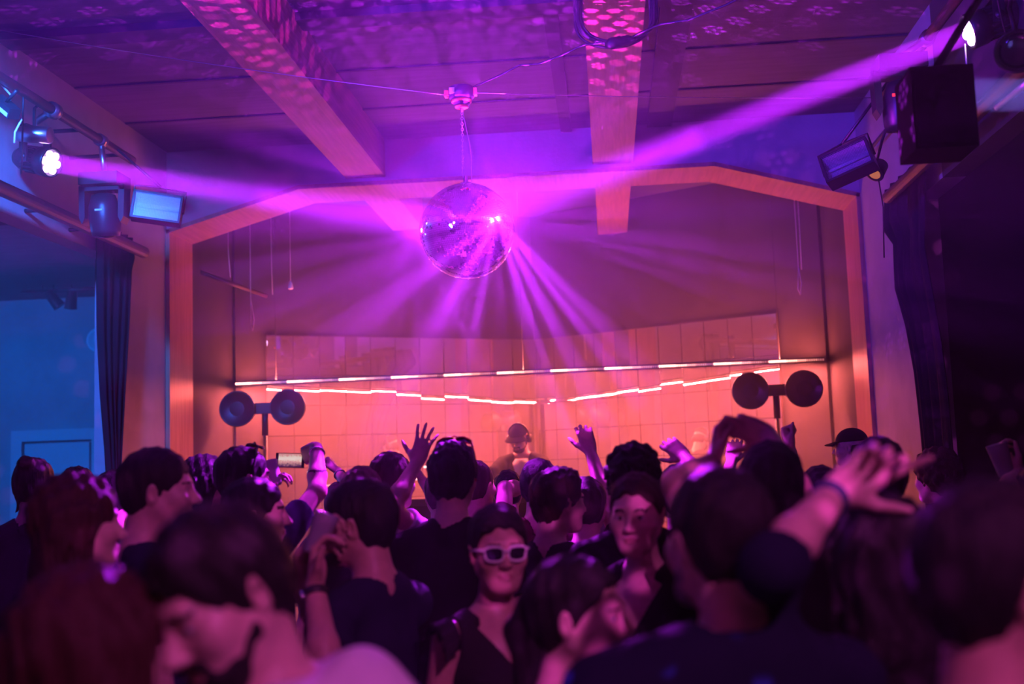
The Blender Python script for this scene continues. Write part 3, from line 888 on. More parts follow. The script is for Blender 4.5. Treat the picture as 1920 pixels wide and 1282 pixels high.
# ------------------------------------------------------------------ performer's table and gear
tb = thing('dj_table', 'black covered table for the music gear behind the crowd', 'table', (-0.75, 9.95, RISER))
MB().box((-1.0, -0.32, 0.98), (1.0, 0.32, 1.04)).build('tabletop', M['gear'], tb)
MB().box((-0.99, -0.31, 0.02), (0.99, -0.29, 0.98)).build('front_panel', M['cloth_black'], tb)
for sx in (-1, 1):
    for sy in (-1, 1):
        MB().box((sx * 0.95 - 0.03, sy * 0.26 - 0.03, 0), (sx * 0.95 + 0.03, sy * 0.26 + 0.03, 0.98)).build('leg', M['black_metal'], tb)
TZ = RISER + 1.041
def player(x, label):
    t_ = thing('media_player', label, 'music player', (x, 9.92, TZ))
    MB().box((-0.16, -0.2, 0), (0.16, 0.2, 0.10)).build('case', M['gear'], t_)
    MB().lathe([(0.10, 0.10), (0.10, 0.115), (0.09, 0.118), (0.02, 0.118)], Matrix.Translation((0, -0.05, 0)), 30).build('jog_wheel', M['steel'], t_)
    MB().box((-0.09, 0.07, 0.10), (0.09, 0.17, 0.118)).build('display', M['gear_blue'], t_)
    for k in range(4):
        MB().box((-0.145, -0.19 + 0.05 * k, 0.10), (-0.115, -0.165 + 0.05 * k, 0.106)).build('button', M['gear_led'], t_)
player(-1.15, 'black music player with a lit display left of the performer')
player(-0.12, 'black music player with a lit display right of the performer')
t_ = thing('sound_mixer', 'black sound mixer with small lights in front of the performer', 'mixer', (-0.63, 9.92, TZ))
MB().box((-0.16, -0.2, 0), (0.16, 0.2, 0.10)).build('case', M['gear'], t_)
for i in range(4):
    for j in range(3):
        MB().lathe([(0.012, 0.10), (0.012, 0.12), (0.008, 0.122)], Matrix.Translation((-0.11 + 0.073 * i, -0.02 + 0.06 * j, 0)), 10).build('knob', M['steel'], t_)
for i in range(4):
    MB().box((-0.12 + 0.073 * i, -0.16, 0.10), (-0.105 + 0.073 * i, -0.08, 0.108)).build('fader', M['gear_led'], t_)
for x, lab in ((-1.55, 'left'), (0.22, 'right')):
    t_ = thing('desk_lamp', 'small lamp with a bright tip standing at the %s end of the gear table' % lab, 'lamp', (x, 9.80, TZ))
    MB().tube([(0, 0, 0), (0, 0, 0.22), (0.02, -0.03, 0.27)], 0.008, 8).build('stem', M['steel'], t_)
    MB().box((-0.05, -0.05, 0.26), (0.07, -0.02, 0.275)).build('lamp_head', M['gear_led'], t_)

# ------------------------------------------------------------------ things hanging over the stage
for p, q, lab in (((428, 470, 10.2), (432, 520, 10.2), 'thin cord hanging at the left over the stage'), ((509, 492, 10.4), (511, 552, 10.4), 'thin cord hanging over the left mirror edge'), ((1500, 440, 10.3), (1503, 505, 10.3), 'thin cord hanging at the right over the stage')):
    p, q = Vector(at(*p)), Vector(at(*q))
    tag(MB().tube([Vector((p.x, p.y, ZC - 0.02)), p, q], 0.004, 6).build('thin_cord', M['cable_white']), lab, 'cord')
p = Vector(at(545, 537, 10.5))
b = MB().tube([Vector((p.x, p.y, ZC - 0.02)), p + Vector((0, 0, 0.03))], 0.0025, 6)
b.lathe([(0.004, 0.05), (0.016, 0.03), (0.026, -0.015), (0.022, -0.025), (0.005, -0.03)], Matrix.Translation(p), 14)
tag(b.build('hanging_bell', M['white_plastic']), 'small pale bell shaped weight hanging at the upper left of the stage', 'weight')
for px_, lab in ((470, 'left'), (1497, 'right')):
    p = Vector(at(px_, 560 if lab == 'left' else 500, 10.3))
    q = Vector(at(px_ + 4, 620 if lab == 'left' else 552, 10.3))
    b = MB().tube([Vector((p.x, p.y, ZC - 0.02)), p, q + Vector((0.015, 0, 0.1)), q], 0.004, 6)
    b.tube([p, q + Vector((-0.02, 0, 0.05)), q], 0.004, 6)
    tag(b.build('cable_loop', M['cable_white']), 'thin looped cable hanging at the %s over the stage' % lab, 'cable')
pp, qq = Vector(at(375, 510, 10.0)), Vector(at(500, 555, 10.6))
tag(MB().tube([pp, qq], 0.02, 10).build('stage_bar', M['truss_paint']), 'dark bar hanging under the ceiling at the left of the stage', 'pipe')

# two small spotlights and their bar in the side room on the left
bx = thing('track_rail', 'dark rail with rods under the side room ceiling', 'rail', (-5.4, 11.0, 3.62))
MB().tube([(-0.5, 0, 0), (0.6, 0, 0.0)], 0.02, 10).build('bar', M['black_metal'], bx)
for sx in (-0.28, 0.3):
    MB().tube([(sx, 0, 0), (sx, 0, 0.06)], 0.008, 8).build('rod', M['black_metal'], bx)
for px_, rx, lab in ((100, -35, 'left'), (134, 12, 'right')):
    p = Vector(at(px_, 560, 11.0))
    t_ = thing('track_spot', 'small dark spotlight on the side room rail, the %s one of two' % lab, 'spotlight', p)
    X = Matrix.Rotation(math.radians(rx), 4, 'Y') @ Matrix.Rotation(math.radians(14), 4, 'X')
    MB().lathe([(0.035, 0.09), (0.05, 0.08), (0.06, -0.09), (0.066, -0.10), (0.056, -0.10)], X, 22).build('lamp_housing', M['black_metal'], t_)
    MB().lathe([(0.054, -0.094), (0.03, -0.098), (0.006, -0.1)], X, 18).build('lamp_lens', M['white_plastic'], t_)
    MB().tube([(0, 0, 0.05), (0, 0, 0.15), (0.0, 0.0, 3.62 - p.z)], 0.010, 8).build('bracket', M['black_metal'], t_)

# bar lamps far behind the camera, seen only as glints in the mirror ball
for k, (x, z, c) in enumerate(((-1.9, 2.5, (1, 0.75, 0.5)), (-1.1, 2.5, (1, 0.8, 0.6)), (-0.3, 2.55, (1, 0.85, 0.7)), (0.5, 2.5, (0.7, 0.9, 1.0)))):
    t_ = thing('bar_lamp', 'hanging bar lamp at the rear of the hall', 'lamp', (x, -5.2, z), group='bar lamps at the rear')
    mm = mat('bulb_%d' % k, (1, 1, 1), 0.4, emit=c, estr=40)
    MB().lathe([(0.02, 0.09), (0.11, 0.02), (0.12, 0.0), (0.11, 0.0), (0.02, 0.08)], None, 20).build('lamp_shade', M['black_metal'], t_)
    MB().lathe([(0.005, -0.05), (0.035, -0.03), (0.045, 0.0), (0.03, 0.04), (0.012, 0.06)], None, 18).build('bulb', mm, t_)
    MB().tube([(0, 0, 0.09), (0, 0, ZC - z - 0.01)], 0.004, 6).build('lamp_cord', M['cable'], t_)


# ------------------------------------------------------------------ people: distance fields blended into one skin
class Field:
    """prims blended with a smooth union; each prim only touches its own neighbourhood"""
    def __init__(s):
        s.p = []

    def cap(s, a, b, ra, rb=None, k=0.02, op='u', cut=None, xb=None):
        s.p.append(('c', np.array(a, float), np.array(b, float), ra, ra if rb is None else rb, k, op, cut))
        return s

    def ell(s, c, r, k=0.02, op='u', R=None):
        s.p.append(('e', np.array(c, float), np.array(r, float), R, None, k, op, None))
        return s

    def bounds(s):
        lo, hi = np.full(3, 9e9), np.full(3, -9e9)
        for q in s.p:
            if q[6] != 'u':
                continue
            l, h = s.box(q)
            lo, hi = np.minimum(lo, l), np.maximum(hi, h)
        return lo, hi

    @staticmethod
    def box(q):
        if q[0] == 'c':
            r = max(q[3], q[4])
            return np.minimum(q[1], q[2]) - r, np.maximum(q[1], q[2]) + r
        if q[3] is None:
            return q[1] - q[2], q[1] + q[2]
        e = np.abs(q[3]) @ q[2]
        return q[1] - e, q[1] + e

    @staticmethod
    def dist(q, X, Y, Z):
        if q[0] == 'c':
            a, b = q[1], q[2]
            ba = b - a
            L2 = max(ba @ ba, 1e-9)
            px, py, pz = X - a[0], Y - a[1], Z - a[2]
            t = (px * ba[0] + py * ba[1] + pz * ba[2]) / L2
            h = np.clip(t, 0, 1)
            d = np.sqrt((px - ba[0] * h) ** 2 + (py - ba[1] * h) ** 2 + (pz - ba[2] * h) ** 2) - (q[3] + (q[4] - q[3]) * h)
            if q[7]:
                d = np.maximum(d, (t - 1) * math.sqrt(L2))
            return d
        c, r, R = q[1], q[2], q[3]
        px, py, pz = X - c[0], Y - c[1], Z - c[2]
        if R is not None:
            px, py, pz = (R[0, 0] * px + R[1, 0] * py + R[2, 0] * pz, R[0, 1] * px + R[1, 1] * py + R[2, 1] * pz, R[0, 2] * px + R[1, 2] * py + R[2, 2] * pz)
        k0 = np.sqrt((px / r[0]) ** 2 + (py / r[1]) ** 2 + (pz / r[2]) ** 2)
        k1 = np.sqrt((px / r[0] ** 2) ** 2 + (py / r[1] ** 2) ** 2 + (pz / r[2] ** 2) ** 2)
        return k0 * (k0 - 1) / np.maximum(k1, 1e-6)

    def grid(s, xs, ys, zs, post=None):
        F = np.full((len(xs), len(ys), len(zs)), 0.5, np.float32)
        for q in s.p:
            lo, hi = s.box(q)
            m = 0.035 + q[5]
            sl = []
            for ax, g in enumerate((xs, ys, zs)):
                i0 = max(0, np.searchsorted(g, lo[ax] - m) - 1)
                i1 = min(len(g), np.searchsorted(g, hi[ax] + m) + 1)
                sl.append(slice(i0, i1))
            if any(t.stop <= t.start for t in sl):
                continue
            X = xs[sl[0]][:, None, None]
            Y = ys[sl[1]][None, :, None]
            Z = zs[sl[2]][None, None, :]
            d = s.dist(q, X, Y, Z).astype(np.float32)
            f = F[tuple(sl)]
            k = q[5]
            if q[6] == 'u':
                h = np.clip(0.5 + 0.5 * (f - d) / k, 0, 1)
                F[tuple(sl)] = f + (d - f) * h - k * h * (1 - h)
            else:                                   # smooth cut
                h = np.clip(0.5 - 0.5 * (f + d) / k, 0, 1)
                F[tuple(sl)] = f + (-d - f) * h + k * h * (1 - h)
        if post is not None:
            F = post(F, xs[:, None, None], ys[None, :, None], zs[None, None, :]).astype(np.float32)
        return F


def surface_net(F, xs, ys, zs):
    """dual mesh of the zero level of F"""
    S = F < 0
    S[0], S[-1], S[:, 0], S[:, -1], S[:, :, 0], S[:, :, -1] = False, False, False, False, False, False
    nx, ny, nz = S.shape
    cnt = np.zeros((nx - 1, ny - 1, nz - 1), np.int8)
    for i in (0, 1):
        for j in (0, 1):
            for k in (0, 1):
                cnt += S[i:nx - 1 + i, j:ny - 1 + j, k:nz - 1 + k]
    act = np.argwhere((cnt > 0) & (cnt < 8))
    if len(act) == 0:
        return np.zeros((0, 3)), np.zeros((0, 4), int)
    idx = np.full(cnt.shape, -1, np.int32)
    idx[tuple(act.T)] = np.arange(len(act))
    F = np.where(S, np.minimum(F, -1e-6), np.maximum(F, 1e-6))
    cor = np.array([(i, j, k) for i in (0, 1) for j in (0, 1) for k in (0, 1)])
    val = np.stack([F[act[:, 0] + c[0], act[:, 1] + c[1], act[:, 2] + c[2]] for c in cor], 1)
    edges = [(a, b) for a in range(8) for b in range(a + 1, 8) if np.abs(cor[a] - cor[b]).sum() == 1]
    acc = np.zeros((len(act), 3))
    n = np.zeros(len(act))
    for a, b in edges:
        va, vb = val[:, a], val[:, b]
        mk = (va < 0) != (vb < 0)
        t = np.where(mk, va / np.where(mk, va - vb, 1), 0)
        acc += np.where(mk[:, None], cor[a] + (cor[b] - cor[a]) * t[:, None], 0)
        n += mk
    loc = acc / n[:, None]
    V = np.empty((len(act), 3))
    for ax, g in enumerate((xs, ys, zs)):
        g0 = g[act[:, ax]]
        V[:, ax] = g0 + (g[act[:, ax] + 1] - g0) * loc[:, ax]
    Q = []
    for ax in range(3):
        sl0, sl1 = [slice(None)] * 3, [slice(None)] * 3
        sl0[ax], sl1[ax] = slice(0, -1), slice(1, None)
        A, B = S[tuple(sl0)], S[tuple(sl1)]
        e = np.argwhere(A != B)
        u, v = (ax + 1) % 3, (ax + 2) % 3
        ok = (e[:, u] > 0) & (e[:, v] > 0)
        e = e[ok]
        ins = A[tuple(e.T)]
        def cell(du, dv):
            c = e.copy()
            c[:, u] -= du
            c[:, v] -= dv
            return idx[tuple(c.T)]
        q = np.stack([cell(1, 1), cell(0, 1), cell(0, 0), cell(1, 0)], 1)
        q[~ins] = q[~ins][:, ::-1]
        Q.append(q)
    Q = np.concatenate(Q)
    return V, Q[(Q >= 0).all(1)]


def net_object(name, field, res, mats, parent, post=None, pick=None, zsplit=None, coarse=0.03, pad=0.03, lo=None, hi=None):
    l, h = field.bounds()
    l, h = l - pad, h + pad
    if lo is not None:
        l = np.maximum(l, lo)
    if hi is not None:
        h = np.minimum(h, hi)
    xs = np.arange(l[0], h[0] + res, res)
    ys = np.arange(l[1], h[1] + res, res)
    if zsplit is not None and l[2] < zsplit - coarse:
        zs = np.concatenate([np.arange(l[2], zsplit - coarse / 2, coarse), np.arange(zsplit, h[2] + res, res)])
    else:
        zs = np.arange(l[2], h[2] + res, res)
    F = field.grid(xs, ys, zs, post)
    V, Q = surface_net(F, xs, ys, zs)
    me = bpy.data.meshes.new(name)
    me.vertices.add(len(V))
    me.vertices.foreach_set('co', V.astype(np.float32).ravel())
    me.loops.add(len(Q) * 4)
    me.loops.foreach_set('vertex_index', Q.ravel().astype(np.int32))
    me.polygons.add(len(Q))
    me.polygons.foreach_set('loop_start', np.arange(0, len(Q) * 4, 4, dtype=np.int32))
    me.polygons.foreach_set('use_smooth', np.ones(len(Q), bool))
    for x in mats:
        me.materials.append(x)
    if pick is not None and len(Q):
        C = V[Q].mean(1)
        me.polygons.foreach_set('material_index', pick(C).astype(np.int32))
    me.update(calc_edges=True)
    o = bpy.data.objects.new(name, me)
    COL.objects.link(o)
    o.parent = parent
    return o


def rot(yaw=0.0, pitch=0.0, roll=0.0):
    """local +y is the way the face looks; yaw turns left, pitch lifts the chin, roll tips to the right shoulder"""
    return np.array((Matrix.Rotation(math.radians(yaw), 3, 'Z') @ Matrix.Rotation(math.radians(pitch), 3, 'X') @ Matrix.Rotation(math.radians(roll), 3, 'Y')))


# hand shapes: (spread in degrees for index..little, curl at the three joints for index..little, thumb (away from the palm side, curl))
HANDS = {
    'open': ((14, 4, -6, -17), ((8, 10, 8),) * 4, (52, 12)),
    'relaxed': ((7, 2, -3, -8), ((22, 25, 16), (28, 30, 18), (34, 34, 20), (38, 38, 20)), (38, 22)),
    'claw': ((9, 3, -4, -10), ((30, 62, 40), (34, 66, 40), (38, 66, 40), (42, 66, 40)), (45, 30)),
    'fist': ((3, 1, -1, -3), ((80, 95, 60),) * 4, (30, 55)),
    'pinch': ((6, 2, -4, -9), ((48, 55, 30), (55, 62, 35), (70, 70, 40), (76, 74, 40)), (50, 35)),
    'point': ((8, 2, -4, -9), ((6, 18, 10), (38, 48, 25), (44, 55, 30), (40, 52, 30)), (48, 8)),
    'grip': ((5, 2, -2, -5), ((42, 52, 34), (46, 54, 34), (50, 56, 34), (54, 56, 34)), (55, 38)),
}


def add_hand(F, wrist, u, n, right, pose, s=1.0):
    """u: wrist to knuckles; n: the way the palm faces; the thumb leaves the side of the palm"""
    u = u / np.linalg.norm(u)
    n = n - u * (n @ u)
    n = n / np.linalg.norm(n)
    w = np.cross(n, u) if right else np.cross(u, n)       # from the little finger towards the thumb
    w = -w
    spread, curl, th = HANDS[pose]
    P = lambda a, b, c: wrist + (u * a + w * b + n * c) * s
    # palm
    offs = (0.029, 0.010, -0.010, -0.028)
    lens = (0.092, 0.096, 0.091, 0.083)
    for o, l in zip(offs, lens):
        F.cap(P(0.006, o * 0.55, 0), P(l, o, 0), 0.0135 * s, 0.0108 * s, k=0.012)
    F.ell(P(0.045, 0.022, 0.012), np.array((0.03, 0.017, 0.017)) * s, k=0.015, R=np.stack([u, w, n], 1))
    F.ell(P(0.040, -0.022, 0.010), np.array((0.034, 0.014, 0.014)) * s, k=0.015, R=np.stack([u, w, n], 1))
    fl = ((0.041, 0.025, 0.021), (0.045, 0.029, 0.022), (0.042, 0.027, 0.021), (0.033, 0.021, 0.019))
    for f in range(4):
        a = math.radians(spread[f])
        du = u * math.cos(a) + w * math.sin(a)
        p = P(lens[f], offs[f], 0)
        c = 0.0
        for j in range(3):
            c += math.radians(curl[f][j])
            d = du * math.cos(c) + n * math.sin(c)
            q = p + d * fl[f][j] * s
            r = (0.0092, 0.0082, 0.0074, 0.0062)
            k = 0.92 if f == 3 else 1.0
            F.cap(p, q, r[j] * s * k, r[j + 1] * s * k, k=0.003 if j else 0.006)
            p = q
    a, c = math.radians(th[0]), math.radians(th[1])
    d = u * math.cos(a) + w * math.sin(a)
    p = P(0.022, 0.026, 0.006)
    q = p + (d * 0.9 + n * 0.35) * 0.043 * s
    F.cap(p, q, 0.0145 * s, 0.0112 * s, k=0.014)
    d2 = u * math.cos(a - c * 0.5) + w * math.sin(a - c * 0.5) + n * 0.3 * math.sin(c + 0.2)
    d2 /= np.linalg.norm(d2)
    q2 = q + d2 * 0.031 * s
    F.cap(q, q2, 0.0105 * s, 0.0095 * s, k=0.005)
    d3 = d2 * math.cos(c * 0.6) + (n * 0.5 - w * 0.4) * math.sin(c * 0.6)
    F.cap(q2, q2 + d3 / np.linalg.norm(d3) * 0.025 * s, 0.0095 * s, 0.0068 * s, k=0.004)


def mat_skin(name, c):
    return mat(name, c, 0.45, spec=0.45, tint=tuple(x * 0.86 for x in c), tscale=30)


SKIN = [mat_skin('skin_fair', (0.72, 0.47, 0.38)), mat_skin('skin_tan', (0.60, 0.37, 0.27)), mat_skin('skin_brown', (0.40, 0.22, 0.15))]
LIPS = mat('lips', (0.46, 0.22, 0.19), 0.4)
EYE_W = mat('eye_white', (0.75, 0.72, 0.72), 0.25)
EYE_D = mat('eye_iris', (0.03, 0.02, 0.018), 0.15)
BROW = mat('brow_hair', (0.05, 0.03, 0.025), 0.7)
HAIR = {k: mat('hair_' + k, c, 0.55, spec=0.35, bump=0.6, bscale=160, stretch=(1, 1, 0.12)) for k, c in
        dict(black=(0.012, 0.010, 0.011), brown=(0.035, 0.020, 0.014), auburn=(0.05, 0.016, 0.012), light=(0.20, 0.13, 0.08), grey=(0.26, 0.24, 0.24)).items()}
CLOTH = {k: mat('cloth_' + k, c, 0.92, spec=0.15, bump=0.25, bscale=260) for k, c in
         dict(black=(0.014, 0.012, 0.014), navy=(0.020, 0.022, 0.05), white=(0.78, 0.76, 0.80), grey=(0.10, 0.10, 0.11), wine=(0.09, 0.018, 0.03), denim=(0.04, 0.05, 0.09), charcoal=(0.03, 0.027, 0.03)).items()}
SHOE = mat('shoe_leather', (0.03, 0.028, 0.028), 0.5)
FRAME_K = mat('frame_dark', (0.02, 0.018, 0.02), 0.25)
FRAME_C = mat('frame_cream', (0.72, 0.74, 0.66), 0.35)
FRAME_R = mat('frame_red', (0.90, 0.02, 0.03), 0.25, trans=0.6)
LENS_K = mat('sunglass_lens', (0.012, 0.012, 0.015), 0.08, spec=0.8)
METAL_W = mat('watch_metal', (0.7, 0.7, 0.72), 0.25, metal=1.0)
STRAP = mat('watch_strap', (0.03, 0.05, 0.14), 0.5)


def light_dot_cloth():
    Mx = mat('cloth_dotted', (0.012, 0.013, 0.035), 0.9, spec=0.15)  # blue spots of light are painted into this navy cloth's colour
    t = Mx.node_tree
    T = NT(t)
    co = T.n('ShaderNodeTexCoord').outputs['Object']
    vo = T.n('ShaderNodeTexVoronoi')
    vo.inputs['Scale'].default_value = 17
    t.links.new(co, vo.inputs['Vector'])
    f = T.m('MULTIPLY', T.ramp(vo.outputs['Distance'], 0.22, 0.36, 1, 0), T.ramp(T.noise(co, 5.0, 1.0), 0.5, 0.6))
    mx = T.n('ShaderNodeMix', data_type='RGBA')
    t.links.new(f, mx.inputs[0])
    mx.inputs[6].default_value = (0.012, 0.013, 0.035, 1)
    mx.inputs[7].default_value = (0.05, 0.10, 0.55, 1)
    t.links.new(mx.outputs[2], t.nodes['Principled BSDF'].inputs['Base Color'])
    return Mx


CLOTH['dotted'] = light_dot_cloth()


def wob(seed, amp, fx, fz):
    r = np.random.RandomState(seed)
    a = r.rand(8) * 6.28
    def f(X, Y, Z):
        return amp * (np.sin(X * fx + a[0] + 1.7 * np.sin(Z * fz + a[1])) + np.sin(Y * fx * 1.1 + a[2] + 1.5 * np.sin(Z * fz * 0.8 + a[3])) + 0.7 * np.sin((X + Y) * fx * 1.9 + a[4] + 1.3 * np.sin(Z * fz * 1.7 + a[5])))
    return f


def person(label, head, yaw=0, hyaw=None, hpitch=0, hroll=0, hair='short', hc='black', skin=0, top='tee', tc='black', arms=None, lean=0, z0=0.0,
           beard=False, bc=None, extras=(), female=False, res=None, girth=1.0, htop=0.014, crop=0.80, shift=0.0):
    """head: (px, py, Y) pixel of the crown and its depth; arms: {'R': (elbow, wrist, tip, palm, pose)} with pixel+depth triples"""
    hyaw = yaw if hyaw is None else hyaw
    crown = at(*head)
    Rb = rot(yaw)
    Rh = rot(hyaw, hpitch, hroll)
    hk = 0.96 if female else 1.0
    Hc = crown - np.array((0, 0, 0.118 * hk + htop))
    nb = Hc + Rh @ np.array((0, -0.035, -0.075)) + Rb @ np.array((0, -0.022, -0.105))      # neck base
    L = math.radians(lean)
    tz = 0.95 + 0.51 * math.cos(L)
    sc = (nb[2] - z0) / tz
    root = nb - Rb @ np.array((shift, 0.51 * sc * math.sin(L) - 0.03 * math.cos(L), 0))
    root[2] = z0
    yr = math.radians(yaw)
    P = thing('person', label, 'person', tuple(root), (0, 0, yr))
    inv = Rb.T
    loc = lambda p: inv @ (np.asarray(p) - root)
    Hl = loc(Hc)
    Rl = inv @ Rh
    nbl = loc(nb)
    cL, sL = math.cos(L), math.sin(L)

    def B(x, y, z):                                    # body template (height 1.75, lean about the hips)
        p = np.array((x * (sc * 0.35 + 0.65) * girth, y * girth, z * sc), float)
        if z > 0.95:
            dz = p[2] - 0.95 * sc
            p = np.array((p[0] + shift * dz / (0.51 * sc), p[1] * cL + dz * sL, 0.95 * sc - p[1] * sL + dz * cL))
        return p
    H = lambda x, y, z: Hl + Rl @ (np.array((x, y, z)) * hk)
    sw = 0.165 if female else 0.185                    # shoulder half width
    g = 0.9 if female else 1.0
    if res is None:
        res = min(0.0075, max(0.0055, head[2] * 0.0016))
    F = Field()
    # head
    F.ell(H(0, -0.012, 0.030), (0.076 * hk, 0.097 * hk, 0.088 * hk), 0.02, R=Rl)
    F.ell(H(0, 0.034, -0.032), (0.062 * hk, 0.062 * hk, 0.086 * hk), 0.035, R=Rl)
    F.ell(H(0, 0.064, -0.094), (0.028 * hk, 0.025 * hk, 0.021 * hk), 0.03, R=Rl)
    for s in (-1, 1):
        F.cap(H(s * 0.052, 0.0, -0.05), H(s * 0.022, 0.062, -0.094), 0.020 * hk, 0.018 * hk, k=0.03)
        F.ell(H(s * 0.044, 0.062, -0.026), (0.024 * hk, 0.022 * hk, 0.022 * hk), 0.03, R=Rl)
    F.cap(H(-0.034, 0.082, 0.020), H(0.034, 0.082, 0.020), 0.013 * hk, k=0.018)
    for s in (-1, 1):
        F.ell(H(s * 0.031, 0.104, -0.002), (0.021, 0.020, 0.014), 0.016, 'd', R=Rl)
        F.ell(H(s * 0.031, 0.0775, -0.001), (0.0145, 0.0135, 0.0115), 0.003, R=Rl)
        F.cap(H(s * 0.046, 0.078, 0.006), H(s * 0.020, 0.088, 0.0095), 0.0045, k=0.006)
    F.cap(H(0, 0.088, 0.010), H(0, 0.116, -0.034), 0.0075 * hk, 0.0115 * hk, k=0.012)
    for s in (-1, 1):
        F.ell(H(s * 0.012, 0.103, -0.038), (0.009, 0.012, 0.008), 0.008, R=Rl)
    F.ell(H(0, 0.092, -0.0635), (0.024, 0.0115, 0.0065), 0.006, R=Rl)
    F.ell(H(0, 0.091, -0.0745), (0.020, 0.0120, 0.0075), 0.006, R=Rl)
    F.cap(H(-0.021, 0.103, -0.069), H(0.021, 0.103, -0.069), 0.0022, k=0.004, op='d')
    for s in (-1, 1):
        Re = Rl @ rot(-s * 22, -8, s * 8)
        F.ell(H(s * 0.079, -0.012, -0.010), (0.010 * hk, 0.020 * hk, 0.032 * hk), 0.006, R=Re)
        F.ell(H(s * 0.087, -0.006, -0.008), (0.006, 0.011, 0.019), 0.005, 'd', R=Re)
    # neck, trunk
    nr = 0.047 if female else 0.056
    F.cap(H(0, -0.028, -0.045), nbl + np.array((0, 0.002, 0.01)), nr, nr * 1.08, k=0.03)
    F.ell(B(0, 0.0, 1.27), (0.155 * g * girth, 0.108 * g * girth, 0.19 * sc), 0.05)
    F.ell(B(0, 0.0, 1.08), (0.140 * g * girth, 0.102 * g * girth, 0.19 * sc), 0.05)
    F.ell(B(0, -0.005, 0.92), (0.165 * girth, 0.112 * girth, 0.13 * sc), 0.05)
    for s in (-1, 1):
        F.cap(nbl + np.array((s * 0.03, -0.008, -0.01)), B(s * (sw - 0.02), -0.012, 1.392), 0.045 * g, 0.050 * g, k=0.04)
        if female:
            F.ell(B(s * 0.07, 0.085, 1.235), (0.062, 0.055, 0.062), 0.03)
        else:
            F.ell(B(s * 0.07, 0.055, 1.30), (0.085, 0.055, 0.075), 0.04)
        F.cap(B(s * 0.09, 0, 0.9), B(s * 0.10, 0.01, 0.49), 0.088 * girth, 0.056, k=0.03)
        F.cap(B(s * 0.10, 0.01, 0.49), B(s * 0.105, -0.02, 0.08), 0.055, 0.038, k=0.02)
        F.cap(B(s * 0.105, -0.03, 0.045), B(s * 0.125, 0.13, 0.032), 0.038, 0.028, k=0.02)
    # arms
    ARM = {}
    arms = arms or {}
    for side, s in (('L', -1), ('R', 1)):
        S = B(s * sw, -0.012, 1.382)
        a = arms.get(side)
        if a is None:
            E, W = B(s * (sw + 0.045), -0.03, 1.115), B(s * (sw + 0.03), 0.06, 0.86)
            u, n, pose = W - E + np.array((0, 0.02, -0.05)), np.array((-s, 0.2, 0.0)), 'relaxed'
        else:
            e, w_, t_, palm, pose = a[:5]
            E, W, T_ = loc(at(*e)), loc(at(*w_)), loc(at(*t_))
            if len(a) > 6:
                S = loc(at(*a[6]))
                F.cap(nbl + np.array((s * 0.03, -0.008, -0.02)), S, 0.05, 0.055, k=0.05)
            ul, fl_ = (0.275, 0.25) if female else (0.295, 0.265)
            d = W - S
            D = np.linalg.norm(d)
            if D > (ul + fl_) * 0.995:                       # reach: both bones grow evenly
                k_ = D / ((ul + fl_) * 0.995)
                ul, fl_ = ul * k_, fl_ * k_
            d = d / D
            t_a = (D * D + ul * ul - fl_ * fl_) / (2 * D)
            h_ = math.sqrt(max(ul * ul - t_a * t_a, 0))
            e_ = (E - S) - d * ((E - S) @ d)
            if len(a) < 6:
                E = S + d * t_a + e_ / max(np.linalg.norm(e_), 1e-6) * h_
            u = T_ - W
            n = {'away': inv @ np.array((0, 1, 0)), 'cam': inv @ np.array((0, -1, 0)), 'left': inv @ np.array((-1, 0, 0)), 'right': inv @ np.array((1, 0, 0)), 'down': np.array((0, 0, -1.0)), 'up': np.array((0, 0, 1.0))}[palm]
        ARM[side] = (S, E, W, u, n)
        ag = 0.86 if female else 1.0
        F.cap(S, E, 0.050 * ag, 0.038 * ag, k=0.03)
        m = W * 0.35 + E * 0.65
        F.cap(E, m, 0.037 * ag, 0.0395 * ag, k=0.02)
        F.cap(m, W, 0.039 * ag, 0.0265 * ag, k=0.02)
        add_hand(F, W, u, n, side == 'R', pose, 0.93 if female else 1.0)
        ua, fa = np.linalg.norm(E - S), np.linalg.norm(W - E)
        if a is not None and DEBUG:
            print('ARM', label[:30], side, 'upper %.2f fore %.2f hand %.2f' % (ua, fa, np.linalg.norm(u)))
    crop_z = crop * sc
    iris = [H(s * 0.031, 0.0905, -0.001) for s in (-1, 1)]
    eyes = [H(s * 0.031, 0.0785, -0.001) for s in (-1, 1)]
    lipc = H(0, 0.098, -0.069)

    def pick(C):
        m_ = np.zeros(len(C))
        q = (C - Hl) @ Rl / hk
        m_[(np.abs(q[:, 0]) < 0.023) & (q[:, 1] > 0.088) & (np.abs(q[:, 2] + 0.069) < 0.0095 - 0.2 * np.abs(q[:, 0]))] = 1
        for s, e, ir in zip((-1, 1), eyes, iris):
            d = np.linalg.norm((C - e), axis=1)
            m_[(d < 0.0142) & (np.abs(q[:, 2] + 0.0015) < 0.0045) & (q[:, 1] > 0.078)] = 2
            m_[(np.linalg.norm(C - ir, axis=1) < 0.0062)] = 3
        for s in (-1, 1):
            x = q[:, 0] * s
            m_[(q[:, 1] > 0.066) & (x > 0.013) & (x < 0.052) & (np.abs(q[:, 2] - 0.0215 + 0.12 * np.abs(x - 0.03)) < (0.0030 if female else 0.0045))] = 4
        m_[C[:, 2] < 0.09 * sc] = 5
        return m_
    bm_ = HAIR[bc or hc]
    net_object('body', F, res, [SKIN[skin], LIPS, EYE_W, EYE_D, BROW if hc != 'light' else bm_, SHOE], P, pick=pick, zsplit=max(0.5, crop_z), coarse=0.03)

    # hair
    sd = int(abs(head[0] * 7 + head[1])) % 9999
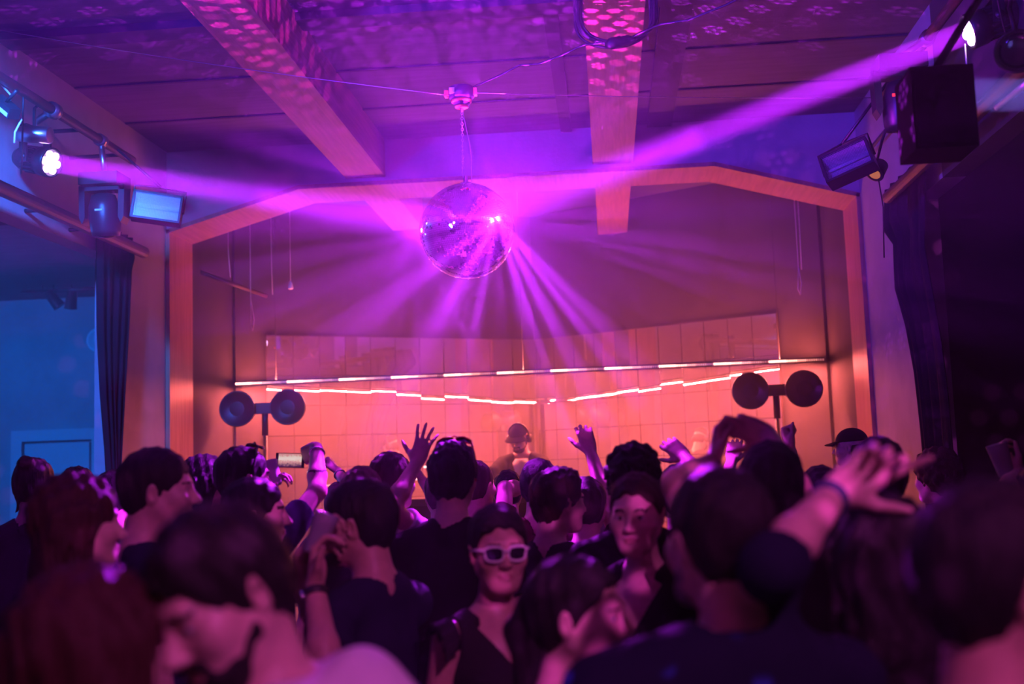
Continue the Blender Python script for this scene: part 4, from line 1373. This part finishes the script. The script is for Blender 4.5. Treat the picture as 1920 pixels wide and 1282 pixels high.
    if hair not in ('bald', 'cap'):
        G = Field()
        t = htop
        big = {'short': 0.0, 'crop': -0.004, 'tall': 0.012, 'curly': 0.020, 'long': 0.008, 'tied': 0.002, 'bun': 0.004, 'medium': 0.010}[hair]
        G.ell(H(0, -0.017, 0.034 + big * 0.4), (0.079 * hk + t * 0.5 + big * 0.7, 0.099 * hk + t * 0.8 + big * 0.6, 0.085 * hk + t + big * 0.6), 0.02, R=Rl)
        G.ell(H(0, -0.055, -0.015), (0.068 * hk + t * 0.3 + big * 0.5, 0.05 * hk + t * 0.4 + big * 0.5, 0.07 * hk + big * 0.4), 0.03, R=Rl)
        if hair == 'tall':
            G.ell(H(0, 0.028, 0.100), (0.062, 0.062, 0.034), 0.03, R=Rl)
        if hair in ('long', 'medium'):
            end = -0.30 if hair == 'long' else -0.15
            for x in (-0.055, -0.02, 0.02, 0.055):
                G.cap(H(x, -0.055, 0.02), Hl + np.array((0, 0, end)) + Rl @ np.array((x * 1.25, -0.085, 0.0)), 0.045, 0.035, k=0.03)
            for s in (-1, 1):
                G.cap(H(s * 0.075, -0.01, 0.03), Hl + np.array((0, 0, end)) + Rl @ np.array((s * 0.085, -0.03, 0.02)), 0.026, 0.026, k=0.03)
        if hair == 'bun':
            G.ell(H(0.0, -0.10, 0.105), (0.04, 0.038, 0.036), 0.015, R=Rl)
            for s in (-1, 1):
                G.cap(H(s * 0.05, -0.06, -0.06), H(s * 0.062, -0.055, -0.15), 0.008, 0.004, k=0.02)
        if hair == 'tied':
            G.cap(H(0, -0.115, 0.03), H(0, -0.15, -0.03), 0.026, 0.024, k=0.02)
            G.cap(H(0, -0.15, -0.03), H(0.0, -0.135, -0.20), 0.026, 0.014, k=0.02)
        wv = wob(sd, {'curly': 0.0042, 'tall': 0.003, 'long': 0.003, 'medium': 0.003}.get(hair, 0.0018), 150 if hair != 'curly' else 110, 30 if hair != 'curly' else 100)
        low = -0.086 if hair in ('short', 'crop', 'tall', 'curly') else -0.12
        fl = {'tall': (0.098, 0.066), 'curly': (0.100, 0.062), 'long': (0.088, 0.060), 'tied': (0.088, 0.080), 'bun': (0.088, 0.07)}.get(hair, (0.094, 0.066))

        def post(Fd, X, Y, Z):
            q = [(X - Hl[0]) * Rl[0, i] + (Y - Hl[1]) * Rl[1, i] + (Z - Hl[2]) * Rl[2, i] for i in range(3)]
            d = Fd + wv(q[0], q[1], q[2])
            side = -0.02 if hair not in ('long', 'medium') else -0.30
            # a slanted plane from the hairline to the ears, and one at the nape
            if hair in ('long', 'medium'):
                ny, nz = -0.97, 0.24
            else:
                ny, nz = -0.79, 0.613
            pl = (q[1] - fl[0] * hk) * ny + (q[2] - fl[1] * hk) * nz
            d = np.maximum(d, -pl + 0.004 * np.sin(q[0] * 160 + sd))
            if hair not in ('long', 'medium', 'tied', 'bun'):
                d = np.maximum(d, (low + 0.25 * (q[1] + 0.06)) * hk - q[2])
            return d
        net_object('hair', G, max(0.005, res * 0.9), [HAIR[hc]], P, post=post)
    if hair == 'cap':
        G = Field()
        G.ell(H(0, -0.012, 0.034), (0.084 * hk, 0.106 * hk, 0.092 * hk), 0.01, R=Rl)
        def post(Fd, X, Y, Z):
            q = [(X - Hl[0]) * Rl[0, i] + (Y - Hl[1]) * Rl[1, i] + (Z - Hl[2]) * Rl[2, i] for i in range(3)]
            return np.maximum(Fd, 0.034 - 0.06 * q[1] - q[2])
        c = net_object('cap', G, res, [CLOTH['black']], P, post=post)
        b = MB()
        vs, fs = [], []
        for k in range(2):
            for j in range(5):
                for i in range(11):
                    a = math.radians(-58 + 116 * i / 10)
                    r = 0.086 + 0.062 * j / 4 * (0.55 + 0.45 * math.cos(a))
                    vs.append(H(r * math.sin(a) * 0.95, r * math.cos(a) * 1.12 + 0.0, 0.040 - 0.018 * j / 4 - 0.014 * abs(math.sin(a)) * j / 4 - 0.004 * k))
        for j in range(4):
            for i in range(10):
                a = j * 11 + i
                fs += [(a, a + 1, a + 12, a + 11), (a + 55, a + 66, a + 67, a + 56)]
        for i in range(10):
            fs += [(i, i + 1, i + 56, i + 55), (44 + i, 45 + i, 100 + i, 99 + i)]
        for j in range(4):
            for i in (0, 10):
                a = j * 11 + i
                fs.append((a, a + 11, a + 66, a + 55))
        b.add(vs, fs, 0, True)
        b.build('brim', CLOTH['black'], c)
        G = Field()
        G.ell(H(0, -0.03, -0.02), (0.080 * hk, 0.083 * hk, 0.075 * hk), 0.01, R=Rl)
        def post2(Fd, X, Y, Z):
            q = [(X - Hl[0]) * Rl[0, i] + (Y - Hl[1]) * Rl[1, i] + (Z - Hl[2]) * Rl[2, i] for i in range(3)]
            return np.maximum(np.maximum(Fd, q[1] + 0.02), -0.08 - q[2])
        net_object('hair', G, res, [HAIR[hc]], P, post=post2)
    if beard:
        G = Field()
        G.ell(H(0, 0.058, -0.090), (0.046 * hk, 0.047 * hk, 0.036 * hk), 0.02, R=Rl)
        for s in (-1, 1):
            G.cap(H(s * 0.056, 0.014, -0.052), H(s * 0.03, 0.062, -0.092), 0.0195, 0.022, k=0.02)
        G.cap(H(-0.026, 0.094, -0.056), H(0.026, 0.094, -0.056), 0.0085, k=0.01)
        wb = wob(sd + 5, 0.0012, 230, 60)
        def post3(Fd, X, Y, Z):
            q = [(X - Hl[0]) * Rl[0, i] + (Y - Hl[1]) * Rl[1, i] + (Z - Hl[2]) * Rl[2, i] for i in range(3)]
            mouth = np.sqrt((q[0] / 0.024) ** 2 + ((q[2] + 0.069) / 0.0095) ** 2 + ((q[1] - 0.10) / 0.03) ** 2) - 1
            return np.maximum(Fd + wb(q[0], q[1], q[2]), -mouth * 0.01)
        net_object('beard', G, res, [bm_], P, post=post3)

    # clothes
    G = Field()
    ease = 0.013
    G.ell(B(0, 0.0, 1.27), (0.155 * g * girth + ease, 0.108 * g * girth + ease, 0.19 * sc + 0.01), 0.05)
    G.ell(B(0, 0.0, 1.08), (0.145 * g * girth + ease, 0.106 * g * girth + ease, 0.19 * sc), 0.06)
    G.ell(B(0, -0.004, 0.93), (0.166 * girth + ease, 0.112 * girth + ease, 0.13 * sc), 0.06)
    for s, side in ((-1, 'L'), (1, 'R')):
        G.cap(nbl + np.array((s * 0.03, -0.008, -0.01)), B(s * (sw - 0.02), -0.012, 1.392), 0.045 * g + 0.016, 0.050 * g + ease, k=0.04)
        if female:
            G.ell(B(s * 0.07, 0.085, 1.235), (0.062 + 0.008, 0.055 + 0.010, 0.062 + 0.008), 0.04)
        else:
            G.ell(B(s * 0.07, 0.055, 1.30), (0.085 + 0.01, 0.055 + 0.012, 0.075 + 0.01), 0.04)
        S, E, W = ARM[side][:3]
        if top in ('tee', 'vneck'):
            if tc == 'dotted':
                G.cap(nbl + np.array((s * 0.03, -0.008, -0.02)), S, 0.062, 0.068, k=0.05)
                G.cap(S, E, 0.066, 0.048, k=0.03)
                G.cap(E, E + (W - E) * 0.16, 0.049, 0.051, k=0.02, cut=True)
                continue
            G.cap(S, S + (E - S) * 0.62, 0.050 * g + ease + 0.004, 0.046 * g + ease + 0.006, k=0.03, cut=True)
        elif top == 'overshirt':
            G.cap(S, E, 0.068, 0.060, k=0.03)
            G.cap(E, E + (W - E) * 0.8, 0.058, 0.050, k=0.03, cut=True)
    # neckline
    ncut = {'tee': (0.010, 0.0), 'vneck': (0.012, 0.0), 'overshirt': (0.016, 0), 'tank': (0.03, 0)}[top]
    G.cap(H(0, -0.028, -0.045), nbl + np.array((0, 0.010, -0.004)), nr + ncut[0], nr * 1.08 + ncut[0] + 0.004, k=0.01, op='d')
    if top == 'tank':
        for s in (-1, 1):
            G.ell(B(s * (sw + 0.03), 0, 1.40), (0.055, 0.12, 0.12), 0.015, 'd')
    hem = 0.86 * sc
    wr_ = wob(sd + 11, 0.0020, 34, 9)
    def post4(Fd, X, Y, Z):
        d = Fd + wr_(X, Y, Z)
        d = np.maximum(d, hem - Z)
        if top in ('vneck', 'tank', 'overshirt'):
            zb, sl = {'vneck': (1.27, 0.52), 'tank': (1.30, 0.75), 'overshirt': (1.0, 0.16)}[top]
            v = np.maximum(np.abs(X) - sl * (Z - B(0, 0, zb)[2]), 0.03 - (Y - B(0, 0, 1.35)[1]) + 0 * Z)
            d = np.maximum(d, -v * 0.8)
        return d
    net_object({'overshirt': 'overshirt', 'tank': 'tank_top'}.get(top, 'shirt'), G, max(0.007, res), [CLOTH[tc]], P, post=post4)
    if top == 'overshirt':
        G = Field()
        G.ell(B(0, 0.004, 1.27), (0.155 + 0.006, 0.108 + 0.012, 0.19 * sc), 0.05)
        G.ell(B(0, 0.06, 1.33), (0.10, 0.06, 0.10), 0.05)
        G.cap(H(0, -0.028, -0.045), nbl + np.array((0, 0.010, -0.004)), nr + 0.008, nr * 1.08 + 0.010, k=0.01, op='d')
        net_object('undershirt', G, 0.009, [CLOTH['white']], P)
    G = Field()
    G.ell(B(0, -0.005, 0.91), (0.165 * girth + 0.006, 0.112 * girth + 0.006, 0.12 * sc), 0.05)
    for s in (-1, 1):
        G.cap(B(s * 0.09, 0, 0.9), B(s * 0.10, 0.01, 0.49), 0.094 * girth, 0.068, k=0.03)
        G.cap(B(s * 0.10, 0.01, 0.49), B(s * 0.105, -0.02, 0.075), 0.066, 0.060, k=0.03)
    net_object('trousers', G, 0.018, [CLOTH['denim' if sd % 3 else 'charcoal']], P)

    for x in extras:
        ex = x[0]
        if ex in ('sunglasses', 'sunglasses_up', 'glasses'):
            up = ex == 'sunglasses_up'
            fm = {'cream': FRAME_C, 'red': FRAME_R, 'dark': FRAME_K}[x[1]]
            ct, st, kf = math.cos(math.radians(68)), math.sin(math.radians(68)), 1.17 + htop * 5 + (0.15 if hair == 'tall' else 0)
            K = (lambda a, b, c: H(a * 1.05, -0.01 + (b + 0.01) * kf * ct - c * st, (b + 0.01) * kf * st + c * ct)) if up else H
            b, bl = MB(), MB()
            for s in (-1, 1):
                ring = []
                for i in range(17):
                    a = 2 * math.pi * i / 16
                    ca, sa = math.cos(a), math.sin(a)
                    rx = 0.0265 * math.copysign(abs(ca) ** 0.7, ca)
                    rz = 0.021 * math.copysign(abs(sa) ** 0.75, sa)
                    ring.append(K(s * (0.033 + rx + (0.004 if sa > 0.3 and ca > 0 else 0)), 0.108 - 0.35 * max(0, abs(0.033 + rx) - 0.03) , -0.004 + rz))
                b.tube(ring, 0.0038, 6)
                c = sum(ring[:-1]) / 16
                ctr = c + (Rl @ np.array((0, 0.004, 0)))
                bl.add(ring[:-1] + [ctr], [(i, (i + 1) % 16, 16) for i in range(16)], 0, True)
                b.tube([K(s * 0.062, 0.096, 0.008), K(s * 0.079, 0.05, 0.006), K(s * 0.083, -0.02, 0.0)], [0.0045, 0.0035, 0.003], 6)
            b.tube([K(-0.010, 0.112, 0.002), K(0, 0.116, 0.005), K(0.010, 0.112, 0.002)], 0.003, 6)
            o = b.build('sunglasses' if ex != 'glasses' else 'glasses', fm, P)
            if ex != 'glasses':
                bl.build('lens', LENS_K, o)
            o['label'] = x[2] if len(x) > 2 else x[1] + ' framed glasses'
        if ex == 'watch':
            S, E, W, u, n = ARM[x[1]]
            d = (W - E) / np.linalg.norm(W - E)
            c = W - d * 0.022
            X = Matrix.Translation(Vector(c)) @ Vector(d).to_track_quat('Z', 'Y').to_matrix().to_4x4()
            o = MB().lathe([(0.0315, -0.011), (0.0335, -0.008), (0.0335, 0.008), (0.0315, 0.011)], X, 24).build('watch', STRAP if x[2] == 'blue' else SHOE, P)
            nn = -n / np.linalg.norm(n)
            nn = nn - d * (nn @ d)
            nn = nn / np.linalg.norm(nn)
            p = c + nn * 0.032
            MB().lathe([(0.016, -0.003), (0.017, 0.0), (0.017, 0.005), (0.014, 0.007)], Matrix.Translation(Vector(p)) @ Vector(nn).to_track_quat('Z', 'Y').to_matrix().to_4x4(), 20).build('watch_face', METAL_W, o)
        if ex == 'bracelet':
            S, E, W, u, n = ARM[x[1]]
            d = (W - E) / np.linalg.norm(W - E)
            X = Matrix.Translation(Vector(W - d * 0.03)) @ Vector(d).to_track_quat('Z', 'Y').to_matrix().to_4x4()
            MB().lathe([(0.033, -0.004), (0.036, -0.002), (0.036, 0.002), (0.033, 0.004)], X, 20).build('bracelet', METAL_W, P)
        if ex == 'headphones':
            b = MB()
            b.tube([H(0.094 * math.sin(a), -0.012, 0.03 + 0.104 * math.cos(a)) for a in np.linspace(-1.75, 1.75, 15)], 0.009, 8)
            o = b.build('headphones', M['black_metal'], P)
            for s in (-1, 1):
                X = Matrix.Translation(Vector(H(s * 0.086, -0.006, -0.012))) @ Vector(Rl @ np.array((s, 0, 0))).to_track_quat('Z', 'Y').to_matrix().to_4x4()
                MB().lathe([(0.034, -0.006), (0.040, 0.0), (0.040, 0.022), (0.030, 0.030)], X, 22).build('ear_cup', M['black_metal'], o)
        if ex == 'necklace':
            b = MB()
            b.tube([nbl + np.array((0.075 * math.sin(a), 0.075 * math.cos(a) + 0.005, -0.012 - 0.045 * math.cos(a * 0.5) ** 4 * 0.9)) for a in np.linspace(-2.4, 2.4, 25)], 0.0035, 6)
            b.build('necklace', METAL_W, P)
        if ex == 'frill':
            for s in (-1, 1):
                vs, fs = [], []
                S = B(s * (sw - 0.005), -0.005, 1.43)
                for k in range(2):
                    for j in range(4):
                        for i in range(25):
                            a = math.pi * 1.15 * (i / 24) - math.pi * 0.08
                            w_ = math.sin(i * 1.9) * 0.006 * j
                            y = -math.cos(a) * (0.085 + 0.006 * j)
                            z = math.sin(a) * 0.062 - 0.035 - 0.010 * j + w_
                            vs.append(S + np.array((s * (0.002 + 0.017 * j - 0.003 * k), y, z)))
                for j in range(3):
                    for i in range(24):
                        a = j * 25 + i
                        fs += [(a, a + 1, a + 26, a + 25), (a + 100, a + 125, a + 126, a + 101)]
                for i in range(24):
                    fs += [(i, i + 1, i + 101, i + 100), (75 + i, 76 + i, 176 + i, 175 + i)]
                MB().add(vs, fs, 0, True).build('shoulder_frill', CLOTH['charcoal'], P)
        if ex == 'print':
            fc = bpy.data.curves.new('shirt_print', 'FONT')
            fc.body = x[1]
            fc.size = 0.06
            fc.extrude = 0.001
            to = bpy.data.objects.new('tmp', fc)
            COL.objects.link(to)
            dgx = bpy.context.evaluated_depsgraph_get()
            me = bpy.data.meshes.new_from_object(to.evaluated_get(dgx))
            bpy.data.objects.remove(to)
            me.materials.clear()
            me.materials.append(M['gold_print'])
            o = bpy.data.objects.new('shirt_print', me)
            COL.objects.link(o)
            o.parent = P
            o.location = Vector(B(x[2], -0.132, x[3]))
            o.rotation_euler = (math.radians(88), 0, math.radians(x[4]))
    # real placement of the joints, for things the hands hold
    wl_ = lambda p: root + Rb @ p
    return dict(root=P, H=lambda x, y, z: Vector(wl_(H(x, y, z))), wrist={k: Vector(wl_(v[2])) for k, v in ARM.items()}, u={k: Vector(Rb @ (v[3] / np.linalg.norm(v[3]))) for k, v in ARM.items()}, n={k: Vector(Rb @ v[4]) for k, v in ARM.items()})


# ------------------------------------------------------------------ the crowd, back row first
DEBUG = False
PEOPLE = {}


def add(key, label, head, **kw):
    PEOPLE[key] = person(label, head, **kw)
    return PEOPLE[key]


# the performer
add('dj', 'person in a black cap and headphones with open dark overshirt playing music behind the table', (972, 793, 10.3), yaw=176, hyaw=164, hpitch=-24, lean=12, z0=RISER, hair='cap', beard=True, skin=0, top='overshirt', tc='charcoal',
    arms={'L': ((1018, 880, 10.15), (1000, 925, 9.95), (995, 945, 9.9), 'down', 'relaxed'), 'R': ((925, 885, 10.15), (945, 925, 9.95), (955, 945, 9.9), 'down', 'relaxed')}, extras=(('headphones',),), res=0.0065)
# far rows
add('p32', 'person in a dark cap standing far back beside the right stage post', (1592, 800, 7.6), yaw=40, hyaw=62, hair='cap', tc='charcoal')
add('p18', 'person with small dark cropped head right in front of the performer', (951, 879, 6.6), yaw=5, hair='crop', tc='charcoal')
add('p14', 'person raising a bent fist with a bracelet in the far row left of center', (640, 902, 6.4), yaw=-10, hair='short', hc='brown', arms={'R': ((652, 920, 6.35), (634, 884, 6.45), (618, 862, 6.45), 'left', 'fist')}, extras=(('bracelet', 'R'),), skin=0, tc='grey')
add('p42', 'person clasping raised hands behind the waving arm left of center', (826, 880, 5.9), yaw=10, hair='short', hc='brown', arms={'L': ((806, 935, 6.05), (792, 900, 6.1), (778, 880, 6.1), 'right', 'fist')}, tc='black')
add('p16', 'person with close cropped hair and bare ear just right of the red sunglasses', (893, 861, 5.7), yaw=-8, hyaw=-25, hair='crop', hc='brown', tc='wine')
add('p04', 'person with dark hair in the back left between two taller heads', (217, 880, 5.3), yaw=-5, hair='short', tc='black')
add('p02', 'person with smooth dark hair at the back left next to the curtain base', (146, 878, 5.7), yaw=6, hair='medium', tc='charcoal')
add('p01', 'person at the left edge with messy pinned up hair and navy top', (66, 859, 5.1), yaw=3, hair='bun', hc='black', female=True, tc='navy', skin=0, htop=0.012)
add('p39', 'person with dark hair half hidden left of the right raised hands', (1392, 888, 5.6), yaw=0, hair='short', arms={'L': ((1358, 905, 5.65), (1373, 862, 5.8), (1378, 832, 5.85), 'away', 'relaxed')}, tc='wine')
add('p34', 'person with reddish hair dimly lit at the right near the curtain', (1752, 846, 5.6), yaw=35, hair='curly', hc='auburn', female=True, tc='black')
add('p19', 'person with dark hair and a bent bare arm across the far row before the performer', (1012, 859, 5.45), yaw=-8, hyaw=-20, hair='short', beard=True, tc='wine', arms={'L': ((934, 902, 5.55), (990, 914, 5.85), (1020, 905, 5.9), 'away', 'relaxed')})
add('p22', 'person with light brown hair raising the right hand straight up right of the performer', (1098, 893, 5.0), yaw=-5, hair='short', hc='brown', tc='charcoal', arms={'R': ((1133, 926, 5.15), (1107, 846, 5.25), (1094, 803, 5.27), 'away', 'claw')})
add('p31', 'person with short dark hair raising one spread hand, behind the person with tied hair', (1272, 868, 4.7), yaw=0, hair='short', tc='charcoal', arms={'R': ((1322, 905, 4.8), (1285, 858, 4.95), (1248, 825, 5.0), 'away', 'claw')})
add('p33', 'person raising a magenta lit fist in front of the right post', (1535, 872, 4.7), yaw=0, hair='short', tc='black', arms={'L': ((1512, 905, 4.8), (1482, 845, 4.95), (1466, 800, 4.97), 'right', 'fist')})
add('p12', 'person in a white shirt with open hand raised high left of the performer', (735, 846, 5.0), yaw=-15, hyaw=-30, hair='short', hc='brown', tc='white', skin=0, arms={'R': ((742, 935, 4.72), (781, 868, 4.86), (801, 806, 4.9), 'away', 'open')})
add('p13', 'person with light streaked hair just above and behind the bearded person with the cup', (678, 873, 4.6), yaw=0, hair='short', hc='light', tc='charcoal')
add('p06', 'person in glasses looking right between the two left profiles', (388, 856, 4.9), yaw=-50, hyaw=-62, hair='medium', hc='black', tc='black', extras=(('glasses', 'dark', 'thin glasses'),))
add('p07', 'person with sunglasses on the head filming with a phone held up', (458, 836, 4.55), yaw=-12, hyaw=-52, hair='short', tc='navy', skin=0, arms={'R': ((620, 896, 4.72), (594, 840, 4.86), (556, 862, 4.94), 'away', 'grip'), 'L': ((430, 985, 4.75), (502, 938, 4.72), (513, 905, 4.72), 'right', 'grip')}, extras=(('sunglasses_up', 'dark', 'sunglasses pushed up on the head'), ('bracelet', 'R')))
add('p20', 'person in profile with short brown hair and dark printed shirt near center', (1046, 883, 4.55), yaw=-35, hyaw=-55, hair='tall', hc='brown', htop=0.006, tc='charcoal', extras=(('print', 'HE', -0.05, 1.27, 0),))
add('p15', 'person seen from behind with red sunglasses on tall hair and black shirt', (848, 834, 4.25), yaw=-3, hair='tall', tc='black', extras=(('sunglasses_up', 'red', 'red sunglasses on top of the head'),), htop=0.008)
add('p08', 'person in dark profile directly below the raised phone', (480, 893, 4.0), yaw=-40, hyaw=-72, hair='short', tc='black')
add('p23', 'person from behind with round bushy dark hair right of center', (1184, 840, 4.0), yaw=6, hair='curly', tc='black', htop=0.008)
add('p35', 'person at the right edge lifting a cup in dim violet light', (1946, 866, 4.3), yaw=20, hair='short', tc='black', arms={'L': ((1905, 930, 4.4), (1912, 888, 4.5), (1890, 868, 4.52), 'right', 'grip')})
add('p37', 'person with dark hair behind the big raised hand on the right', (1640, 818, 3.9), yaw=8, hair='short', tc='black')
add('p25', 'person facing the camera with tied back hair, v neck top and necklace', (1190, 887, 3.45), yaw=158, hyaw=166, hpitch=-3, hair='tied', hc='brown', female=True, top='vneck', skin=0, extras=(('necklace',),), htop=0.008)
add('p05', 'person in profile with short dark hair and large ear at the left', (298, 838, 3.4), yaw=-55, hyaw=-74, hair='short', skin=0, tc='navy')
add('p11', 'person with dark beard in left profile holding a cup to the mouth', (668, 896, 3.3), yaw=62, hyaw=84, hair='short', beard=True, skin=1, tc='navy',
    arms={'L': ((618, 1205, 3.05), (590, 1098, 3.0), (594, 1030, 3.02), 'right', 'grip'), 'R': ((545, 1130, 3.25), (568, 1040, 3.12), (598, 985, 3.12), 'right', 'claw')}, extras=(('watch', 'L', 'black'),))
add('p26', 'person wearing cream framed sunglasses and a frilled sleeveless top, smiling', (932, 946, 3.25), yaw=-150, hyaw=-163, hair='tied', hc='black', female=True, top='tank', tc='charcoal', skin=1, extras=(('sunglasses', 'cream', 'cream framed dark sunglasses'), ('frill',)))
add('p29', 'person from behind with both hands raised over a round dark head on the right', (1440, 826, 3.15), yaw=0, hair='short', tc='black', htop=0.018, arms={'L': ((1290, 990, 3.1), (1337, 866, 3.34), (1345, 795, 3.36), 'right', 'claw'), 'R': ((1515, 960, 3.1), (1440, 815, 3.36), (1392, 800, 3.36), 'away', 'pinch')})
add('p03', 'person with long auburn hair turned away to the right at the left', (150, 890, 2.85), yaw=-25, hyaw=-50, hair='long', hc='auburn', female=True, tc='black', skin=0)
add('p27', 'person with long dark hair and brightly lit pink cheek low in the center', (1083, 1042, 2.5), yaw=-70, hyaw=-104, hair='tied', hc='black', female=True, top='tank', tc='black', skin=0)
add('p28', 'person in a navy shirt with blue dots stretching one lit arm to the upper right', (1338, 872, 2.08), yaw=14, hyaw=25, hair='short', beard=True, bc='grey', skin=0, tc='dotted', girth=1.28,
    arms={'R': ((1446, 1062, 1.90), (1564, 926, 2.12), (1724, 815, 2.10), 'cam', 'point', 'raw', (1425, 1090, 2.14))}, extras=(('watch', 'R', 'blue'),))
add('p38', 'person with dark wavy hair in shadow beside the outstretched arm on the right', (1640, 930, 2.2), yaw=15, hair='medium', hc='black', female=True, tc='black')
add('p09', 'person in a white shirt leaning forward with face lit pink in the foreground', (412, 945, 1.66), yaw=105, hyaw=146, hpitch=-26, hroll=12, lean=46, hair='short', beard=True, skin=0, tc='white', htop=0.02)
add('p10', 'person with big dark reddish hair seen from behind in the bottom left corner', (172, 1066, 1.55), yaw=-12, hair='medium', hc='auburn', female=True, tc='black')
add('p36', 'person with dark hair and one visible ear in the bottom right corner', (1880, 896, 1.5), yaw=-40, hyaw=-82, hair='short', hc='black', tc='black', skin=1)

# things in their hands
w = PEOPLE['p07']
ph = thing('phone', 'phone held up sideways with the bright stage on its screen', 'phone', Vector(at(544, 863, 4.90)), (math.radians(-6), math.radians(3), math.radians(8)))
MB().box((-0.062, -0.004, -0.032), (0.062, 0.004, 0.032)).build('phone_body', M['black_metal'], ph)
scr = bpy.data.materials.new('phone_screen')
scr.use_nodes = True
T = NT(scr.node_tree)
pb = scr.node_tree.nodes['Principled BSDF']
co = T.n('ShaderNodeTexCoord').outputs['Object']
x_, y_, z_ = T.sep(co)
nz = T.noise(co, 140.0, 3.0)
rp = T.n('ShaderNodeValToRGB')
scr.node_tree.links.new(T.m('ADD', T.m('MULTIPLY_ADD', z_, 16.0, 0.5), T.m('MULTIPLY_ADD', nz, 0.5, -0.25)), rp.inputs[0])
for e, (p_, c_) in zip(rp.color_ramp.elements, ((0.1, (0.10, 0.02, 0.10, 1)), (0.62, (1.0, 0.85, 0.75, 1)))):
    e.position, e.color = p_, c_
e = rp.color_ramp.elements.new(0.42)
e.color = (0.9, 0.4, 0.4, 1)
e = rp.color_ramp.elements.new(0.9)
e.color = (0.75, 0.3, 0.3, 1)
scr.node_tree.links.new(rp.outputs[0], pb.inputs['Emission Color'])
pb.inputs['Emission Strength'].default_value = 1.6
pb.inputs['Base Color'].default_value = (0.02, 0.02, 0.02, 1)
MB().box((-0.050, -0.0048, -0.029), (0.050, -0.0040, 0.029)).build('phone_screen', scr, ph)


def cup(loc, direction, label, mt, r=0.036, h=0.10):
    t_ = thing('plastic_cup', label, 'cup', loc)
    X = Vector(direction).to_track_quat('Z', 'Y').to_matrix().to_4x4()
    MB().lathe([(r * 0.74, -h / 2), (r * 0.76, -h / 2 + 0.002), (r, h / 2), (r * 1.04, h / 2 + 0.002), (r * 0.95, h / 2), (r * 0.70, -h / 2 + 0.006), (0.004, -h / 2 + 0.006)], X, 28).build('cup_wall', mt, t_)


cup(Vector(at(511, 888, 4.70)), (-0.35, 0.25, 0.9), 'white plastic cup tilted beside the head of the person filming', M['white_plastic'])
cup(Vector(at(600, 1000, 3.06)), (0.35, 0.1, 0.93), 'clear plastic cup at the mouth of the bearded person', M['clear_plastic'], 0.036, 0.11)
cup(Vector(at(1878, 862, 4.5)), (-0.25, 0, 0.97), 'cup raised at the right edge of the crowd', M['clear_plastic'], 0.04, 0.12)
